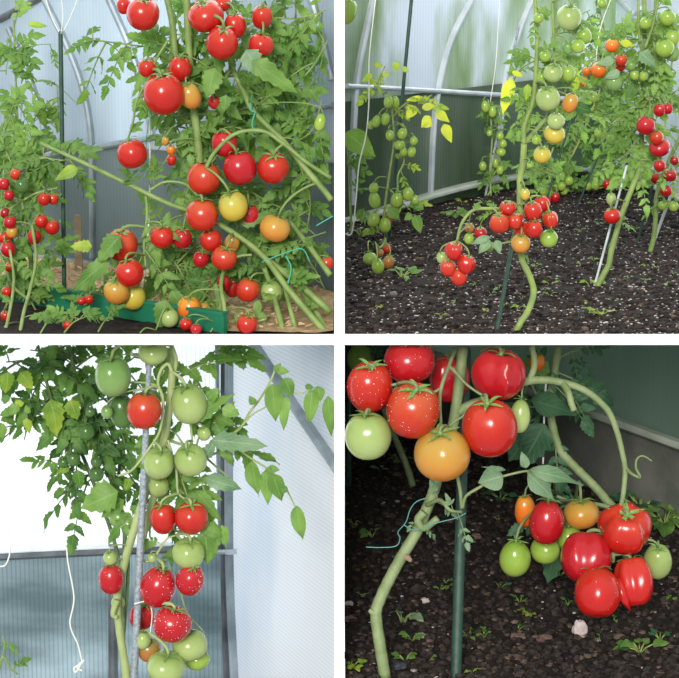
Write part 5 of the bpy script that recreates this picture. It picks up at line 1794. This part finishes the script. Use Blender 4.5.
# ------------------------------------------------------------------ weeds, stones
def weed(px, py, z, size, bay, label, group, leafm, n, seed):
    g = G(px, py, z)
    r = random.Random(seed)
    s = mpp(g) * size
    mb = MB()
    for k in range(n):
        a = r.uniform(0, 2 * PI)
        up_ = r.uniform(.25, .9)
        L = s * r.uniform(.5, 1.0)
        d = Vector((math.cos(a), math.sin(a), up_)).normalized()
        c1 = Vector((0, 0, -.004)); c2 = d * L * .5 + Vector((0, 0, L * .1))
        q = len(mb.v)
        mb.quad_strip_tube([c1, c1.lerp(c2, .5) + Vector((0, 0, L * .06)), c2], [s * .025] * 3, 4, 1)
        for i in range(q, len(mb.v)):
            mb.uv[i] = (.8, .5)
        leaflet(mb, c2, c2 + Vector((d.x, d.y, r.uniform(-.3, .3))).normalized() * L * .6, Vector((r.uniform(-.4, .4), r.uniform(-.8, .1), 1)), L * r.uniform(.32, .5), .15, .1, False, 0, seed + k)
    o = mb.build('weed', [LM[leafm], STEML], None)
    o.location = (g.x, g.y, z)
    return tag(o, label, 'weed', group)


WB = 'little green weed seedling sprouting from the dark lower right soil'
for i, (x, y, s, n) in enumerate(((372, 537, 16, 6), (354, 525, 12, 5), (383, 600, 16, 5), (405, 660, 16, 7), (412, 640, 18, 8), (352, 668, 20, 9), (440, 590, 14, 5), (446, 582, 11, 4), (468, 638, 18, 6), (484, 636, 16, 6),
                                  (468, 545, 9, 4), (500, 588, 12, 5), (520, 602, 12, 6), (530, 615, 16, 8), (560, 575, 18, 8), (568, 605, 12, 5), (518, 630, 12, 5), (472, 672, 11, 4), (600, 640, 9, 4), (660, 640, 16, 7),
                                  (672, 600, 12, 5), (400, 462, 14, 6), (380, 470, 10, 5), (500, 500, 20, 8), (498, 520, 10, 5), (660, 560, 12, 5), (362, 596, 10, 4), (430, 660, 9, 4), (614, 620, 10, 4), (590, 600, 8, 4))):
    weed(x, y, Z_BR, s, 'BR', WB, 'weed seedlings of the lower right bed', ('mid', 'lime', 'blue', 'deep')[i % 4] if i % 3 else 'mid', n, 40 + i)
weed(402, 622, Z_BR, 32, 'BR', 'taller seedling with a pair of pale pointed leaves beside the thick stem foot, lower right', None, 'blue', 6, 98)
weed(640, 512, Z_BR, 40, 'BR', 'bushy green weed clump against the wall foot, left one, lower right', None, 'deep', 26, 99)
weed(664, 528, Z_BR, 40, 'BR', 'bushy green weed clump against the wall foot, right one, lower right', None, 'mid', 26, 100)
weed(610, 486, Z_BR, 30, 'BR', 'dark green weed clump behind the leaning stem, lower right', None, 'deep', 18, 101)
weed(640, 652, Z_BR, 34, 'BR', 'sprawling thin weed on the soil at the lower right corner', None, 'mid', 9, 102)

WT = 'tiny green weed seedling on the upper right soil'
r_ = random.Random(33)
k = 0
while k < 60:
    x = r_.uniform(350, 675); y = 195 + 130 * r_.random() ** 1.3
    g = G(x, y, Z_TOP)
    if not okTR(g.x, g.y):
        continue
    weed(x, y, Z_TOP, r_.uniform(5, 11), 'TR', WT, 'weed seedlings of the upper right bed', ('mid', 'blue', 'lime')[k % 3], r_.randint(3, 5), 200 + k)
    k += 1
weed(402, 278, Z_TOP, 22, 'TR', 'leafy weed seedling right of the bunch touching the soil, upper right', None, 'mid', 7, 103)
weed(590, 285, Z_TOP, 18, 'TR', 'pale weed at the foot of the leaning bare stem, upper right', None, 'lime', 8, 104)
weed(601, 316, Z_TOP, 20, 'TR', 'pale dry weed in front of the leaning bare stem, upper right', None, 'lime', 7, 105)
weed(455, 218, Z_TOP, 24, 'TR', 'leafy weed clump by the sill left of the arched truss, upper right', None, 'mid', 16, 106)
weed(360, 236, Z_TOP, 16, 'TR', 'weed at the wall foot by the white twine, upper right', None, 'mid', 8, 107)


def stone(px, py, z, rpx, m, label, seed, cat='stone', group=None, squash=.6):
    g = G(px, py, z)
    mb = MB()
    me = FMESH['round'][0]
    r = random.Random(seed)
    k = rpx * mpp(g)
    for v in me.vertices:
        c = v.co.copy()
        f = 1 + .35 * noise.noise(c * 1.3 + Vector((seed, 0, 0))) + .12 * noise.noise(c * 4 + Vector((seed, 0, 0)))
        mb.v.append(Vector((c.x * k * f, c.y * k * f * .8, c.z * k * f * squash)))
    mb.f = [tuple(p.vertices) for p in me.polygons]
    mb.mi = [0] * len(mb.f)
    o = mb.build(cat.replace(' ', '_'), m, None)
    o.location = (g.x, g.y, z + k * squash * .55)
    return tag(o, label, cat, group)


STON = mat('stone_grey', (0.20, 0.19, 0.18), .85, vary=((0.10, 0.09, 0.09), 60, 3))
STON2 = mat('stone_reddish', (0.20, 0.12, 0.09), .85, vary=((0.12, 0.07, 0.06), 60, 3))
STON3 = mat('stone_black', (0.02, 0.022, 0.028), .6)
STON4 = mat('clod_pinkish_white', (0.62, 0.52, 0.50), .9, vary=((0.45, 0.36, 0.35), 50, 3))
stone(393.5, 295, Z_TOP, 4, STON, 'small grey stone on the soil left in the upper right bed', 3)
stone(579.5, 633, Z_BR, 7, STON4, 'crumbly pinkish white clod under the arching bunch, lower right', 8, 'clod', None, 1.2)
stone(399, 668, Z_BR, 8, STON3, 'black stone beside the thick stem foot, lower right', 9)
stone(350, 621, Z_BR, 6, STON2, 'reddish stone at the left edge, lower one, lower right', 10)
stone(349, 605, Z_BR, 4.5, STON4, 'pinkish stone at the left edge, higher one, lower right', 11)
stone(421, 637, Z_BR, 4.5, STON4, 'pale pebble right of the thick stem foot, lower right', 12)
stone(425, 602, Z_BR, 4.5, STON4, 'pale flat chip near the thick stake, lower right', 13)
stone(414, 603, Z_BR, 3.5, STON2, 'reddish chip left of the pale flat chip, lower right', 14)
stone(476, 538, Z_BR, 5, STON2, 'brown chip right of the thick stake, lower right', 15)
stone(546, 638, Z_BR, 7, STON2, 'brown wood chip under the oval green tomato, right one, lower right', 16, 'chip', None, .3)
stone(518, 637, Z_BR, 8, STON2, 'brown wood chip under the oval green tomato, left one, lower right', 17, 'chip', None, .3)
